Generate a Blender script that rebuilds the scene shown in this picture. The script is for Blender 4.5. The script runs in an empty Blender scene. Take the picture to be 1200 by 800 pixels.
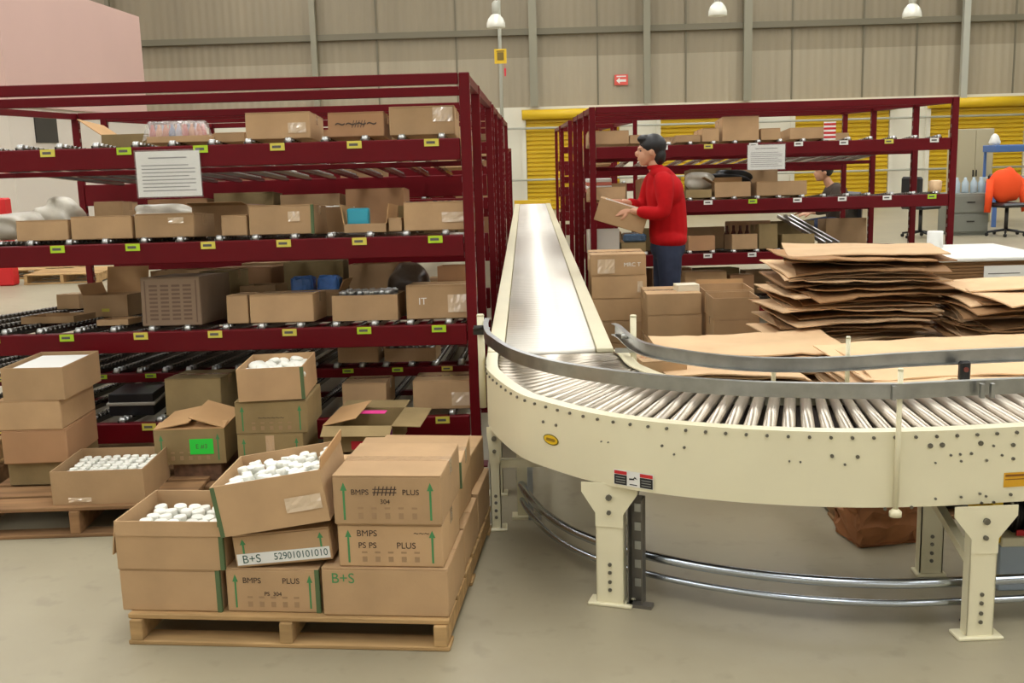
import bpy, bmesh, math, random
from mathutils import Vector, Matrix, Euler
PI = math.pi
R = math.radians
random.seed(7)
S = bpy.context.scene
COL = S.collection

# ------------------------------------------------------------------ camera
FPX, CH = 1250.0, 1.62
def cam_basis():
    r = math.atan(-0.028)
    vx, vy = 16.0, -228.0
    c, s = math.cos(-r), math.sin(-r)
    ux, uy = c*vx - s*vy, s*vx + c*vy
    pitch = math.atan(-uy/FPX); yaw = math.atan(ux*math.cos(pitch)/FPX)
    fw = Vector((-math.sin(yaw)*math.cos(pitch), math.cos(yaw)*math.cos(pitch), -math.sin(pitch)))
    rt = Vector((math.cos(yaw), math.sin(yaw), 0)); dn = -rt.cross(fw)
    return fw, math.cos(r)*rt - math.sin(r)*dn, math.sin(r)*rt + math.cos(r)*dn
FW, XI, YI = cam_basis()
cam_data = bpy.data.cameras.new('camera'); cam = bpy.data.objects.new('camera', cam_data); COL.objects.link(cam)
cam_data.sensor_width = 36; cam_data.lens = 36*FPX/1200; cam_data.clip_end = 200; cam_data.clip_start = .05
m3 = Matrix((XI, -YI, -FW)).transposed()
cam.matrix_world = Matrix.Translation((0, 0, CH)) @ m3.to_4x4()
S.camera = cam
def ray(px, py): return FW + (px-600)/FPX*XI + (py-400)/FPX*YI
def atY(px, py, Y):                      # point of the vertical plane y = Y seen at a photo pixel
    d = ray(px, py); t = Y/d.y; return Vector((t*d.x, Y, CH+t*d.z))
def atZ(px, py, Z):
    d = ray(px, py); t = (Z-CH)/d.z; return Vector((t*d.x, t*d.y, Z))

# ------------------------------------------------------------------ materials
MATS = {}
def lin(c): return tuple((v/12.92 if v <= .04045 else ((v+.055)/1.055)**2.4) for v in [q/255 for q in c])
def mat(name, rgb, rough=.6, metal=0., noise=0., nscale=8., bump=0., bscale=60., rand=0., spec=.5, emit=None, trans=0., alpha=1., coat=0., stretch=None):
    if name in MATS: return MATS[name]
    m = bpy.data.materials.new(name); m.use_nodes = True; nt = m.node_tree; N = nt.nodes; L = nt.links
    b = N['Principled BSDF']; c = lin(rgb)
    b.inputs['Roughness'].default_value = rough; b.inputs['Metallic'].default_value = metal
    b.inputs['Specular IOR Level'].default_value = spec; b.inputs['Base Color'].default_value = (*c, 1)
    b.inputs['Coat Weight'].default_value = coat
    if trans: b.inputs['Transmission Weight'].default_value = trans
    if alpha < 1: b.inputs['Alpha'].default_value = alpha
    if emit: b.inputs['Emission Color'].default_value = (*lin(rgb), 1); b.inputs['Emission Strength'].default_value = emit
    if noise or rand:
        tc = N.new('ShaderNodeTexCoord'); nz = N.new('ShaderNodeTexNoise'); nz.inputs['Scale'].default_value = nscale; nz.inputs['Detail'].default_value = 5
        mp = N.new('ShaderNodeMapping'); L.new(tc.outputs['Object'], mp.inputs['Vector']); L.new(mp.outputs['Vector'], nz.inputs['Vector'])
        if stretch: mp.inputs['Scale'].default_value = stretch
        hs = N.new('ShaderNodeHueSaturation'); hs.inputs['Color'].default_value = (*c, 1)
        mr = N.new('ShaderNodeMapRange'); mr.inputs['From Min'].default_value = .3; mr.inputs['From Max'].default_value = .7
        mr.inputs['To Min'].default_value = 1-noise; mr.inputs['To Max'].default_value = 1+noise
        L.new(nz.outputs['Fac'], mr.inputs['Value'])
        oi = N.new('ShaderNodeObjectInfo'); mr2 = N.new('ShaderNodeMapRange'); mr2.inputs['To Min'].default_value = 1-rand; mr2.inputs['To Max'].default_value = 1+rand
        L.new(oi.outputs['Random'], mr2.inputs['Value'])
        mu = N.new('ShaderNodeMath'); mu.operation = 'MULTIPLY'; L.new(mr.outputs['Result'], mu.inputs[0]); L.new(mr2.outputs['Result'], mu.inputs[1])
        L.new(mu.outputs[0], hs.inputs['Value']); L.new(hs.outputs['Color'], b.inputs['Base Color'])
    if bump:
        tc = N.new('ShaderNodeTexCoord'); nz = N.new('ShaderNodeTexNoise'); nz.inputs['Scale'].default_value = bscale; nz.inputs['Detail'].default_value = 3
        bp = N.new('ShaderNodeBump'); bp.inputs['Strength'].default_value = bump; bp.inputs['Distance'].default_value = .01
        L.new(tc.outputs['Object'], nz.inputs['Vector']); L.new(nz.outputs['Fac'], bp.inputs['Height']); L.new(bp.outputs['Normal'], b.inputs['Normal'])
    MATS[name] = m; return m
M_card = mat('cardboard', (180, 148, 110), .75, noise=.10, nscale=5, bump=.12, bscale=35, rand=.12, spec=.25)
M_card2 = mat('cardboard_orange', (172, 132, 96), .75, noise=.08, nscale=5, rand=.06, spec=.25)
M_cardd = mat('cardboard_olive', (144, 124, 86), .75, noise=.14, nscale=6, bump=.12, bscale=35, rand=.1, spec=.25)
M_cardin = mat('cardboard_inside', (190, 152, 108), .85, noise=.06, nscale=4, spec=.15)
M_flat = mat('flattened_cardboard', (214, 180, 140), .8, noise=.10, nscale=3, bump=.15, bscale=14, rand=.16, spec=.2)
M_flatd = mat('flattened_cardboard_dark', (150, 114, 78), .8, noise=.12, nscale=3, bump=.15, bscale=14, rand=.25, spec=.2)
M_maroon = mat('maroon_paint', (96, 5, 16), .45, noise=.08, nscale=6, rand=.04, spec=.22)
M_cream = mat('cream_enamel', (228, 221, 188), .33, noise=.03, nscale=4, spec=.5)
M_zinc = mat('galvanised_steel', (170, 172, 170), .32, metal=1., noise=.12, nscale=18, bump=.05, bscale=50)
M_roller = mat('zinc_roller', (226, 222, 212), .36, metal=.85, noise=.10, nscale=9, rand=.06)
M_roller_straight = mat('glare_roller', (240, 236, 226), .55, metal=.55, noise=.04, nscale=9)  # paler copy of the roller metal, overexposed glare put into the colour
M_roller2 = mat('dim_roller', (190, 180, 164), .34, metal=.9, noise=.10, nscale=10, rand=.1)  # darker copy of the roller metal, dim reflections put into the colour
M_tube = mat('steel_tube', (190, 198, 206), .25, metal=1.)
M_dark = mat('dark_steel', (66, 64, 62), .45, metal=.7)
M_bolt = mat('bolt_metal', (120, 118, 108), .35, metal=.9)
M_black = mat('black_plastic', (24, 24, 26), .35)
M_white = mat('white_plastic', (238, 238, 228), .35, spec=.5)
M_paper = mat('paper_sheet', (226, 226, 220), .6)
M_print = mat('printed_ink', (92, 88, 84), .7)
M_blacki = mat('black_ink', (78, 62, 50), .7)
M_green = mat('green_ink', (72, 136, 82), .7)
M_greend = mat('dark_green_ink', (84, 104, 66), .7)
M_gsticker = mat('green_sticker', (40, 214, 66), .5)
M_pink = mat('pink_sticker', (232, 70, 150), .5)
M_redst = mat('red_sticker', (214, 40, 60), .5)
M_purple = mat('purple_sticker', (120, 34, 110), .5)
M_tape = mat('clear_tape', (200, 168, 130), .12, spec=.9, coat=.6, bump=.5, bscale=45)
M_lime = mat('lime_label', (176, 208, 40), .5)
M_ylab = mat('yellow_label', (212, 200, 84), .5)
M_wood = mat('pallet_wood', (172, 140, 96), .8, noise=.22, nscale=3, stretch=(1, 9, 9), rand=.14, spec=.2)
M_woodd = mat('old_pallet_wood', (136, 104, 72), .85, noise=.25, nscale=3, stretch=(1, 9, 9), rand=.14, spec=.2)
M_red = mat('red_fleece', (176, 14, 20), .85, noise=.06, nscale=20, spec=.2)
M_jean = mat('dark_denim', (52, 58, 76), .9, noise=.14, nscale=14, spec=.15)
M_skin = mat('skin', (196, 146, 116), .55)
M_hair = mat('black_hair', (18, 16, 18), .5)
M_shoe = mat('black_shoe', (28, 26, 26), .5)
M_yel = mat('yellow_paint', (222, 184, 30), .45)
M_orange = mat('orange_cloth', (236, 78, 22), .8)
M_greyc = mat('grey_cabinet_paint', (120, 122, 112), .5)
M_beigec = mat('beige_cabinet_paint', (178, 168, 138), .5)
M_blue = mat('blue_paint', (70, 104, 160), .5)
M_bluebag = mat('blue_plastic_bag', (76, 124, 196), .35, noise=.2, nscale=18)
M_cyan = mat('cyan_pack', (54, 166, 190), .35)
M_bag = mat('white_plastic_bag', (214, 208, 192), .35, noise=.10, nscale=10, bump=.8, bscale=12)
M_dbag = mat('dark_plastic_bag', (84, 70, 58), .3, noise=.3, nscale=12, bump=.8, bscale=14)
M_brownitem = mat('brown_goods', (110, 74, 56), .5, noise=.25, nscale=20)
M_silver = mat('silver_caps', (196, 198, 196), .3, metal=.8)
M_wrap = mat('shrink_wrap', (226, 222, 216), .12, trans=.0, alpha=.28, bump=.6, bscale=30)
M_redlab = mat('red_print', (196, 34, 40), .5)
M_glassw = mat('bottle_water', (186, 204, 214), .15, alpha=.8)
M_darkgoods = mat('dark_blue_goods', (30, 40, 60), .35, noise=.3, nscale=25)

# ------------------------------------------------------------------ mesh helpers
def bx(bm, x0, x1, y0, y1, z0, z1, bev=0.):
    vs = [bm.verts.new((x, y, z)) for z in (z0, z1) for y in (y0, y1) for x in (x0, x1)]
    fs = [(0, 2, 3, 1), (4, 5, 7, 6), (0, 1, 5, 4), (2, 6, 7, 3), (0, 4, 6, 2), (1, 3, 7, 5)]
    faces = [bm.faces.new([vs[i] for i in f]) for f in fs]
    if bev:
        es = list({e for f in faces for e in f.edges})
        bmesh.ops.bevel(bm, geom=es, offset=bev, segments=1, affect='EDGES')
    return vs
def cyl(bm, p0, p1, r0, r1=None, seg=12, cap=True):
    r1 = r0 if r1 is None else r1
    p0 = Vector(p0); p1 = Vector(p1); d = (p1-p0).normalized()
    a = d.orthogonal().normalized(); b = d.cross(a)
    A = [bm.verts.new(p0+r0*(math.cos(2*PI*i/seg)*a+math.sin(2*PI*i/seg)*b)) for i in range(seg)]
    B = [bm.verts.new(p1+r1*(math.cos(2*PI*i/seg)*a+math.sin(2*PI*i/seg)*b)) for i in range(seg)]
    for i in range(seg):
        f = bm.faces.new((A[i], A[(i+1) % seg], B[(i+1) % seg], B[i])); f.smooth = seg > 6
    if cap: bm.faces.new(A[::-1]); bm.faces.new(B)
def lathe(bm, prof, seg=16, o=(0, 0, 0)):
    rings = [[bm.verts.new((o[0]+r*math.cos(2*PI*i/seg), o[1]+r*math.sin(2*PI*i/seg), o[2]+z)) for i in range(seg)] for r, z in prof]
    for a, b in zip(rings, rings[1:]):
        for i in range(seg):
            f = bm.faces.new((a[i], a[(i+1) % seg], b[(i+1) % seg], b[i])); f.smooth = True
    bm.faces.new(rings[0][::-1]); bm.faces.new(rings[-1])
def prism(bm, pts, axis, a0, a1):        # polygon pts extruded along an axis
    def P(p, a):
        return {'y': (p[0], a, p[1]), 'z': (p[0], p[1], a), 'x': (a, p[0], p[1])}[axis]
    A = [bm.verts.new(P(p, a0)) for p in pts]; B = [bm.verts.new(P(p, a1)) for p in pts]
    n = len(pts)
    for i in range(n): bm.faces.new((A[i], A[(i+1) % n], B[(i+1) % n], B[i]))
    bm.faces.new(A[::-1]); bm.faces.new(B)
def sweep(bm, path, sec, closed=True, smooth=False):   # path: 2D/3D points; sec: (offset to the left, z) closed polygon
    P = [Vector((p[0], p[1], p[2] if len(p) > 2 else 0)) for p in path]; rings = []
    for i, p in enumerate(P):
        t = (P[min(i+1, len(P)-1)]-P[max(i-1, 0)]); t.z = 0; t.normalize(); n = Vector((-t.y, t.x, 0))
        rings.append([bm.verts.new(p+n*o+Vector((0, 0, z))) for o, z in sec])
    k = len(sec)
    for a, b in zip(rings, rings[1:]):
        for i in range(k):
            f = bm.faces.new((a[i], a[(i+1) % k], b[(i+1) % k], b[i])); f.smooth = smooth
    bm.faces.new(rings[0][::-1]); bm.faces.new(rings[-1])
def catmull(pts, n=8):
    P = [Vector(p) for p in pts]; out = []
    for i in range(len(P)-1):
        p0, p1, p2, p3 = P[max(i-1, 0)], P[i], P[i+1], P[min(i+2, len(P)-1)]
        for k in range(n):
            t = k/n; out.append(.5*((2*p1)+(-p0+p2)*t+(2*p0-5*p1+4*p2-p3)*t*t+(-p0+3*p1-3*p2+p3)*t**3))
    out.append(P[-1]); return out
def obj(name, bm, m, parent=None, loc=None, rot=None):
    bmesh.ops.recalc_face_normals(bm, faces=bm.faces)
    me = bpy.data.meshes.new(name); bm.to_mesh(me); bm.free()
    if m: me.materials.append(m)
    o = bpy.data.objects.new(name, me); COL.objects.link(o)
    if parent: o.parent = parent
    if loc is not None: o.location = loc
    if rot is not None: o.rotation_euler = rot
    return o
def inst(name, me, parent=None, loc=(0, 0, 0), rot=(0, 0, 0)):
    o = bpy.data.objects.new(name, me); COL.objects.link(o); o.parent = parent; o.location = loc; o.rotation_euler = rot; return o
def tag(o, label, cat, group=None, kind=None):
    o['label'] = label; o['category'] = cat
    if group: o['group'] = group
    if kind: o['kind'] = kind
    return o
def thing(name, label, cat, loc=(0, 0, 0), rz=0., group=None):
    o = bpy.data.objects.new(name, None); COL.objects.link(o); o.empty_display_size = .1
    o.location = loc; o.rotation_euler = (0, 0, rz); return tag(o, label, cat, group)
def struct(name, bm, m, parent=None):
    o = obj(name, bm, m, parent)
    if not parent: o['kind'] = 'structure'
    return o
def dup(root, loc, rot, label=None, group=None):
    r = root.copy(); COL.objects.link(r); r.location = loc; r.rotation_euler = rot
    if label: r['label'] = label
    if group: r['group'] = group
    for ch in root.children:
        c = ch.copy(); COL.objects.link(c); c.parent = r
        for g in ch.children:
            d = g.copy(); COL.objects.link(d); d.parent = c
    return r
def text_mesh(s, size):
    cu = bpy.data.curves.new('t', 'FONT'); cu.body = s; cu.size = size; cu.extrude = .0003; cu.align_x = 'CENTER'; cu.align_y = 'CENTER'
    o = bpy.data.objects.new('t', cu); COL.objects.link(o)
    me = bpy.data.meshes.new_from_object(o.evaluated_get(bpy.context.evaluated_depsgraph_get()))
    bpy.data.objects.remove(o); bpy.data.curves.remove(cu); return me
def text(name, s, size, m, parent, loc, rot=(R(90), 0, 0), sx=1.):
    me = text_mesh(s, size); me.materials.clear(); me.materials.append(m)
    o = inst(name, me, parent, loc, rot); o.scale = (sx, 1, 1); return o
def modmesh(o, name, m, parent=None, smooth=True):     # freeze modifiers into a plain mesh object
    dg = bpy.context.evaluated_depsgraph_get(); dg.update()
    me = bpy.data.meshes.new_from_object(o.evaluated_get(dg)); bpy.data.objects.remove(o)
    me.materials.clear(); me.materials.append(m)
    if smooth:
        for p in me.polygons: p.use_smooth = True
    n = bpy.data.objects.new(name, me); COL.objects.link(n)
    if parent: n.parent = parent
    return n

# ------------------------------------------------------------------ room shell
def floor_mat():
    m = bpy.data.materials.new('polished_concrete'); m.use_nodes = True; nt = m.node_tree; N = nt.nodes; L = nt.links; b = N['Principled BSDF']
    tc = N.new('ShaderNodeTexCoord'); n1 = N.new('ShaderNodeTexNoise'); n1.inputs['Scale'].default_value = .7; n1.inputs['Detail'].default_value = 6; n1.inputs['Roughness'].default_value = .6
    n2 = N.new('ShaderNodeTexNoise'); n2.inputs['Scale'].default_value = 9; n2.inputs['Detail'].default_value = 6
    L.new(tc.outputs['Object'], n1.inputs['Vector']); L.new(tc.outputs['Object'], n2.inputs['Vector'])
    r1 = N.new('ShaderNodeValToRGB'); r1.color_ramp.elements[0].position = .32; r1.color_ramp.elements[0].color = (*lin((144, 135, 112)), 1); r1.color_ramp.elements[1].position = .7; r1.color_ramp.elements[1].color = (*lin((164, 156, 132)), 1)
    L.new(n1.outputs['Fac'], r1.inputs['Fac'])
    r2 = N.new('ShaderNodeValToRGB'); r2.color_ramp.elements[0].position = .28; r2.color_ramp.elements[0].color = (.72, .72, .72, 1); r2.color_ramp.elements[1].position = .42; r2.color_ramp.elements[1].color = (1, 1, 1, 1)
    L.new(n2.outputs['Fac'], r2.inputs['Fac'])
    mx = N.new('ShaderNodeMix'); mx.data_type = 'RGBA'; mx.blend_type = 'MULTIPLY'; mx.inputs['Factor'].default_value = .5
    L.new(r1.outputs['Color'], mx.inputs['A']); L.new(r2.outputs['Color'], mx.inputs['B']); L.new(mx.outputs['Result'], b.inputs['Base Color'])
    mr = N.new('ShaderNodeMapRange'); mr.inputs['To Min'].default_value = .36; mr.inputs['To Max'].default_value = .55; L.new(n1.outputs['Fac'], mr.inputs['Value']); L.new(mr.outputs['Result'], b.inputs['Roughness'])
    return m
def panel_mat(name, rgb, pitch=.9, dark=.8):
    m = bpy.data.materials.new(name); m.use_nodes = True; nt = m.node_tree; N = nt.nodes; L = nt.links; b = N['Principled BSDF']
    b.inputs['Roughness'].default_value = .5
    tc = N.new('ShaderNodeTexCoord'); sp = N.new('ShaderNodeSeparateXYZ'); L.new(tc.outputs['Object'], sp.inputs['Vector'])
    nz = N.new('ShaderNodeTexNoise'); nz.noise_dimensions = '1D'; nz.inputs['Scale'].default_value = 1.3; nz.inputs['Detail'].default_value = 4
    L.new(sp.outputs['X'], nz.inputs['W'])
    wv = N.new('ShaderNodeTexWave'); wv.wave_type = 'BANDS'; wv.bands_direction = 'X'; wv.inputs['Scale'].default_value = 1.6; L.new(tc.outputs['Object'], wv.inputs['Vector'])
    bp = N.new('ShaderNodeBump'); bp.inputs['Strength'].default_value = .25; bp.inputs['Distance'].default_value = .05; L.new(wv.outputs['Fac'], bp.inputs['Height']); L.new(bp.outputs['Normal'], b.inputs['Normal'])
    mr = N.new('ShaderNodeMapRange'); mr.inputs['From Min'].default_value = .3; mr.inputs['From Max'].default_value = .7; mr.inputs['To Min'].default_value = dark; mr.inputs['To Max'].default_value = 1.08
    L.new(nz.outputs['Fac'], mr.inputs['Value'])
    hs = N.new('ShaderNodeHueSaturation'); hs.inputs['Color'].default_value = (*lin(rgb), 1); L.new(mr.outputs['Result'], hs.inputs['Value']); L.new(hs.outputs['Color'], b.inputs['Base Color'])
    return m
WX0, WX1, WY0, WY1, WZ = -17., 19., -7., 28., 8.
bm = bmesh.new(); bx(bm, WX0, WX1, WY0, WY1, -.1, 0); struct('floor', bm, floor_mat())
M_wall = panel_mat('sheet_wall', (160, 149, 126), dark=.95); M_wallw = mat('white_block_wall', (222, 218, 200), .6, noise=.05, nscale=1)
M_wall2 = panel_mat('sheet_wall_upper', (140, 129, 106), dark=.95)
bm = bmesh.new(); bx(bm, WX0, WX1, WY1, WY1+.2, 2.62, 3.85); w = struct('wall_back', bm, M_wall)
bm = bmesh.new(); bx(bm, WX0, WX1, WY1+.01, WY1+.2, 3.85, WZ); struct('upper_cladding', bm, M_wall2, w)
bm = bmesh.new(); bx(bm, WX0, WX1, WY1-.04, WY1+.2, 0, 2.62); struct('block_base', bm, M_wallw, w)
bm = bmesh.new(); bx(bm, WX0-.2, WX0, WY0, WY1, 0, WZ); struct('wall_left', bm, M_wallw)
bm = bmesh.new(); bx(bm, WX1, WX1+.2, WY0, WY1, 0, WZ); struct('wall_right', bm, M_wallw)
bm = bmesh.new(); bx(bm, WX0, WX1, WY0-.2, WY0, 0, WZ); struct('wall_front', bm, mat('grey_wall', (150, 146, 134), .6))
bm = bmesh.new(); bx(bm, WX0, WX1, WY0, WY1, WZ, WZ+.1); struct('ceiling', bm, mat('roof_sheet', (200, 198, 186), .6))
M_sky = mat('skylight_sheet', (252, 252, 252), .5, emit=6.2)
for k, x in enumerate((-12.5, -6.2, .1, 6.4, 12.7)):
    bm = bmesh.new(); bx(bm, x-.85, x+.85, WY0+1, WY1-1, WZ-.04, WZ-.01); o = struct('light_panel_%d' % (k+1), bm, M_sky)
for k, x in enumerate((-11., -4., 3.2, 10.5)):           # unseen glowing panels added behind the camera to brighten front faces
    bm = bmesh.new(); bx(bm, x-1.7, x+1.7, WY0+.01, WY0+.03, .6, 3.6); struct('light_panel_%d' % (k+6), bm, mat('added_fill_glow', (250, 251, 255), .5, emit=.7))
def wx(px, y=WY1): return (px-616)/FPX*y
n = 0
def trim(bm, m):
    global n
    n += 1; return struct('trim_%d' % n, bm, m)
M_girt = mat('girt_steel', (112, 106, 86), .5); M_colm = mat('column_grey', (138, 134, 114), .5); M_coll = mat('column_light', (176, 176, 162), .45)
bm = bmesh.new(); bx(bm, WX0, WX1, WY1-.12, WY1+.02, 4.40, 4.55); trim(bm, M_girt)
for px, m, w_ in ((150, M_girt, .1), (380, M_colm, .14), (627, M_colm, .2), (755, M_colm, .17), (868, M_colm, .2), (1111, M_coll, .16), (1290, M_colm, .2)):
    bm = bmesh.new(); bx(bm, wx(px)-w_/2, wx(px)+w_/2, WY1-.26, WY1-.12, 2.62 if px != 1111 else 2.4, WZ); trim(bm, m)
for px in (450, 540, 700, 800, 920, 1000, 1060, 1170):
    bm = bmesh.new(); bx(bm, wx(px)-.02, wx(px)+.02, WY1-.02, WY1+.02, 2.62, WZ); trim(bm, M_girt)
M_rib = mat('roller_door_yellow', (206, 170, 26), .45, noise=.05, nscale=3)
for k, px in enumerate((617, 771, 924, 1077)):
    x0 = wx(px); x1 = x0+2.38; bm = bmesh.new(); z = .0
    prof = []
    while z < 2.32:
        prof += [(-.02, z), (-.06, z+.02), (-.06, z+.075), (-.02, z+.095)]; z += .11
    pts = [(WY1-.05+a, b) for a, b in prof] + [(WY1-.03, z), (WY1-.03, 0)]
    A = [bm.verts.new((x0, p[0], p[1])) for p in pts]; B = [bm.verts.new((x1, p[0], p[1])) for p in pts]
    for i in range(len(pts)-1): bm.faces.new((A[i], A[i+1], B[i+1], B[i]))
    d = struct('door_%d' % (k+1), bm, M_rib)
    bm = bmesh.new(); cyl(bm, (x0-.1, WY1-.2, 2.42), (x1+.1, WY1-.2, 2.42), .13); struct('door_housing', bm, M_yel, d)
    for x in (x0-.06, x1+.06):
        bm = bmesh.new(); bx(bm, x-.05, x+.05, WY1-.16, WY1-.04, 0, 2.35); struct('door_guide', bm, M_wallw, d)
for z in (2.08, .78):
    bm = bmesh.new(); cyl(bm, (-2.2, WY1-.3, z), (14, WY1-.3, z), .028, seg=8); trim(bm, M_coll)
bm = bmesh.new(); cyl(bm, (wx(590), WY1-.35, 0), (wx(590), WY1-.35, WZ), .045, seg=10); trim(bm, M_coll)
# pink office block on the left
M_pinkw = mat('pink_plaster', (200, 168, 158), .6, noise=.04, nscale=.5); M_offw = mat('office_white', (206, 198, 186), .6)
bm = bmesh.new(); bx(bm, WX0, -7.75, 16.3, 22.3, 2.45, 4.42); w = struct('wall_office', bm, M_pinkw)
bm = bmesh.new(); bx(bm, WX0, -7.8, 16.35, 22.25, 0, 2.45); struct('office_base', bm, M_offw, w)
bm = bmesh.new(); bx(bm, -7.8, -7.78, 17.2, 18.0, 1.9, 2.35); struct('office_vent', bm, M_dark, w)
bm = bmesh.new(); bx(bm, wx(115, 26)-.12, wx(115, 26)+.12, 25.6, 25.9, 0, WZ); trim(bm, M_woodd)

# signs and lamps
def exit_sign():
    p = atY(728, 93.5, WY1-.05); t = thing('exit_sign', 'small red sign with a white arrow high on the back wall', 'sign', p)
    bm = bmesh.new(); bx(bm, -.17, .17, -.02, .02, -.13, .13, .005); obj('sign_panel', bm, mat('sign_red', (222, 92, 80), .5), t)
    bm = bmesh.new(); prism(bm, [(-.13, -.02), (-.04, .06), (-.04, .01), (.12, .01), (.12, -.05), (-.04, -.05), (-.04, -.1)], 'y', -.026, -.021); obj('white_arrow', bm, M_paper, t)
    bm = bmesh.new(); bx(bm, -.12, .12, -.026, -.021, .07, .1); obj('white_bar', bm, M_paper, t)
exit_sign()
p = atY(586.5, 66, 20); t = thing('hanging_sign', 'yellow square sign hanging below the left pendant lamp', 'sign', p)
bm = bmesh.new(); bx(bm, -.11, .11, -.01, .01, -.13, .13, .004); obj('sign_panel', bm, M_yel, t)
bm = bmesh.new(); bx(bm, -.06, .06, -.016, -.011, -.07, .07); bx(bm, -.07, .07, -.016, -.011, .08, .1); obj('printed_symbol', bm, mat('sign_ink', (120, 100, 40), .6), t)
bm = bmesh.new(); cyl(bm, (0, 0, .13), (0, 0, WZ-p.z), .006, seg=6); obj('hanging_wire', bm, M_coll, t)
p = atY(592, 84, 20); t = tag(obj('pull_tag', (lambda b: (prism(b, [(-.002, .16), (.002, .16), (.004, .06), (.02, .06), (.012, -.08), (-.012, -.08), (-.02, .06), (-.004, .06)], 'y', -.006, .006), b)[1])(bmesh.new()), M_redst, None, p), 'small red tag dangling under the yellow hanging sign', 'tag')
M_dome = mat('acrylic_dome', (236, 236, 226), .12, alpha=.75, spec=.8); M_bulb = mat('lamp_bulb', (255, 246, 225), .5, emit=4)
lamp0 = None
for px, py, lab in ((581, 24, 'glass high bay pendant lamp above the yellow hanging sign'), (841, 10, 'glass high bay pendant lamp cut by the top edge, between the other two'), (1069, 12, 'glass high bay pendant lamp nearest the right edge')):
    p = atY(px, py, 20)
    if not lamp0:
        t = thing('pendant_lamp', lab, 'lamp', p, 0, 'high bay lamps hanging from the roof'); lamp0 = t
        bm = bmesh.new(); lathe(bm, [(.165, -.13), (.172, -.12), (.168, -.05), (.14, .03), (.09, .09), (.045, .12), (.04, .12), (.085, .08), (.13, .03), (.158, -.05), (.16, -.125)], 20); obj('lamp_shade', bm, M_dome, t)
        bm = bmesh.new(); lathe(bm, [(.02, -.06), (.045, -.03), (.045, .02), (.02, .08)], 12); obj('bulb', bm, M_bulb, t)
        bm = bmesh.new(); lathe(bm, [(.05, .11), (.065, .13), (.065, .30), (.03, .34)], 14); obj('ballast_housing', bm, M_coll, t)
        bm = bmesh.new(); cyl(bm, (0, 0, .34), (0, 0, 3.7), .008, seg=6); obj('cable', bm, M_coll, t)
    else: dup(lamp0, p, (0, 0, 0), lab)

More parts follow.
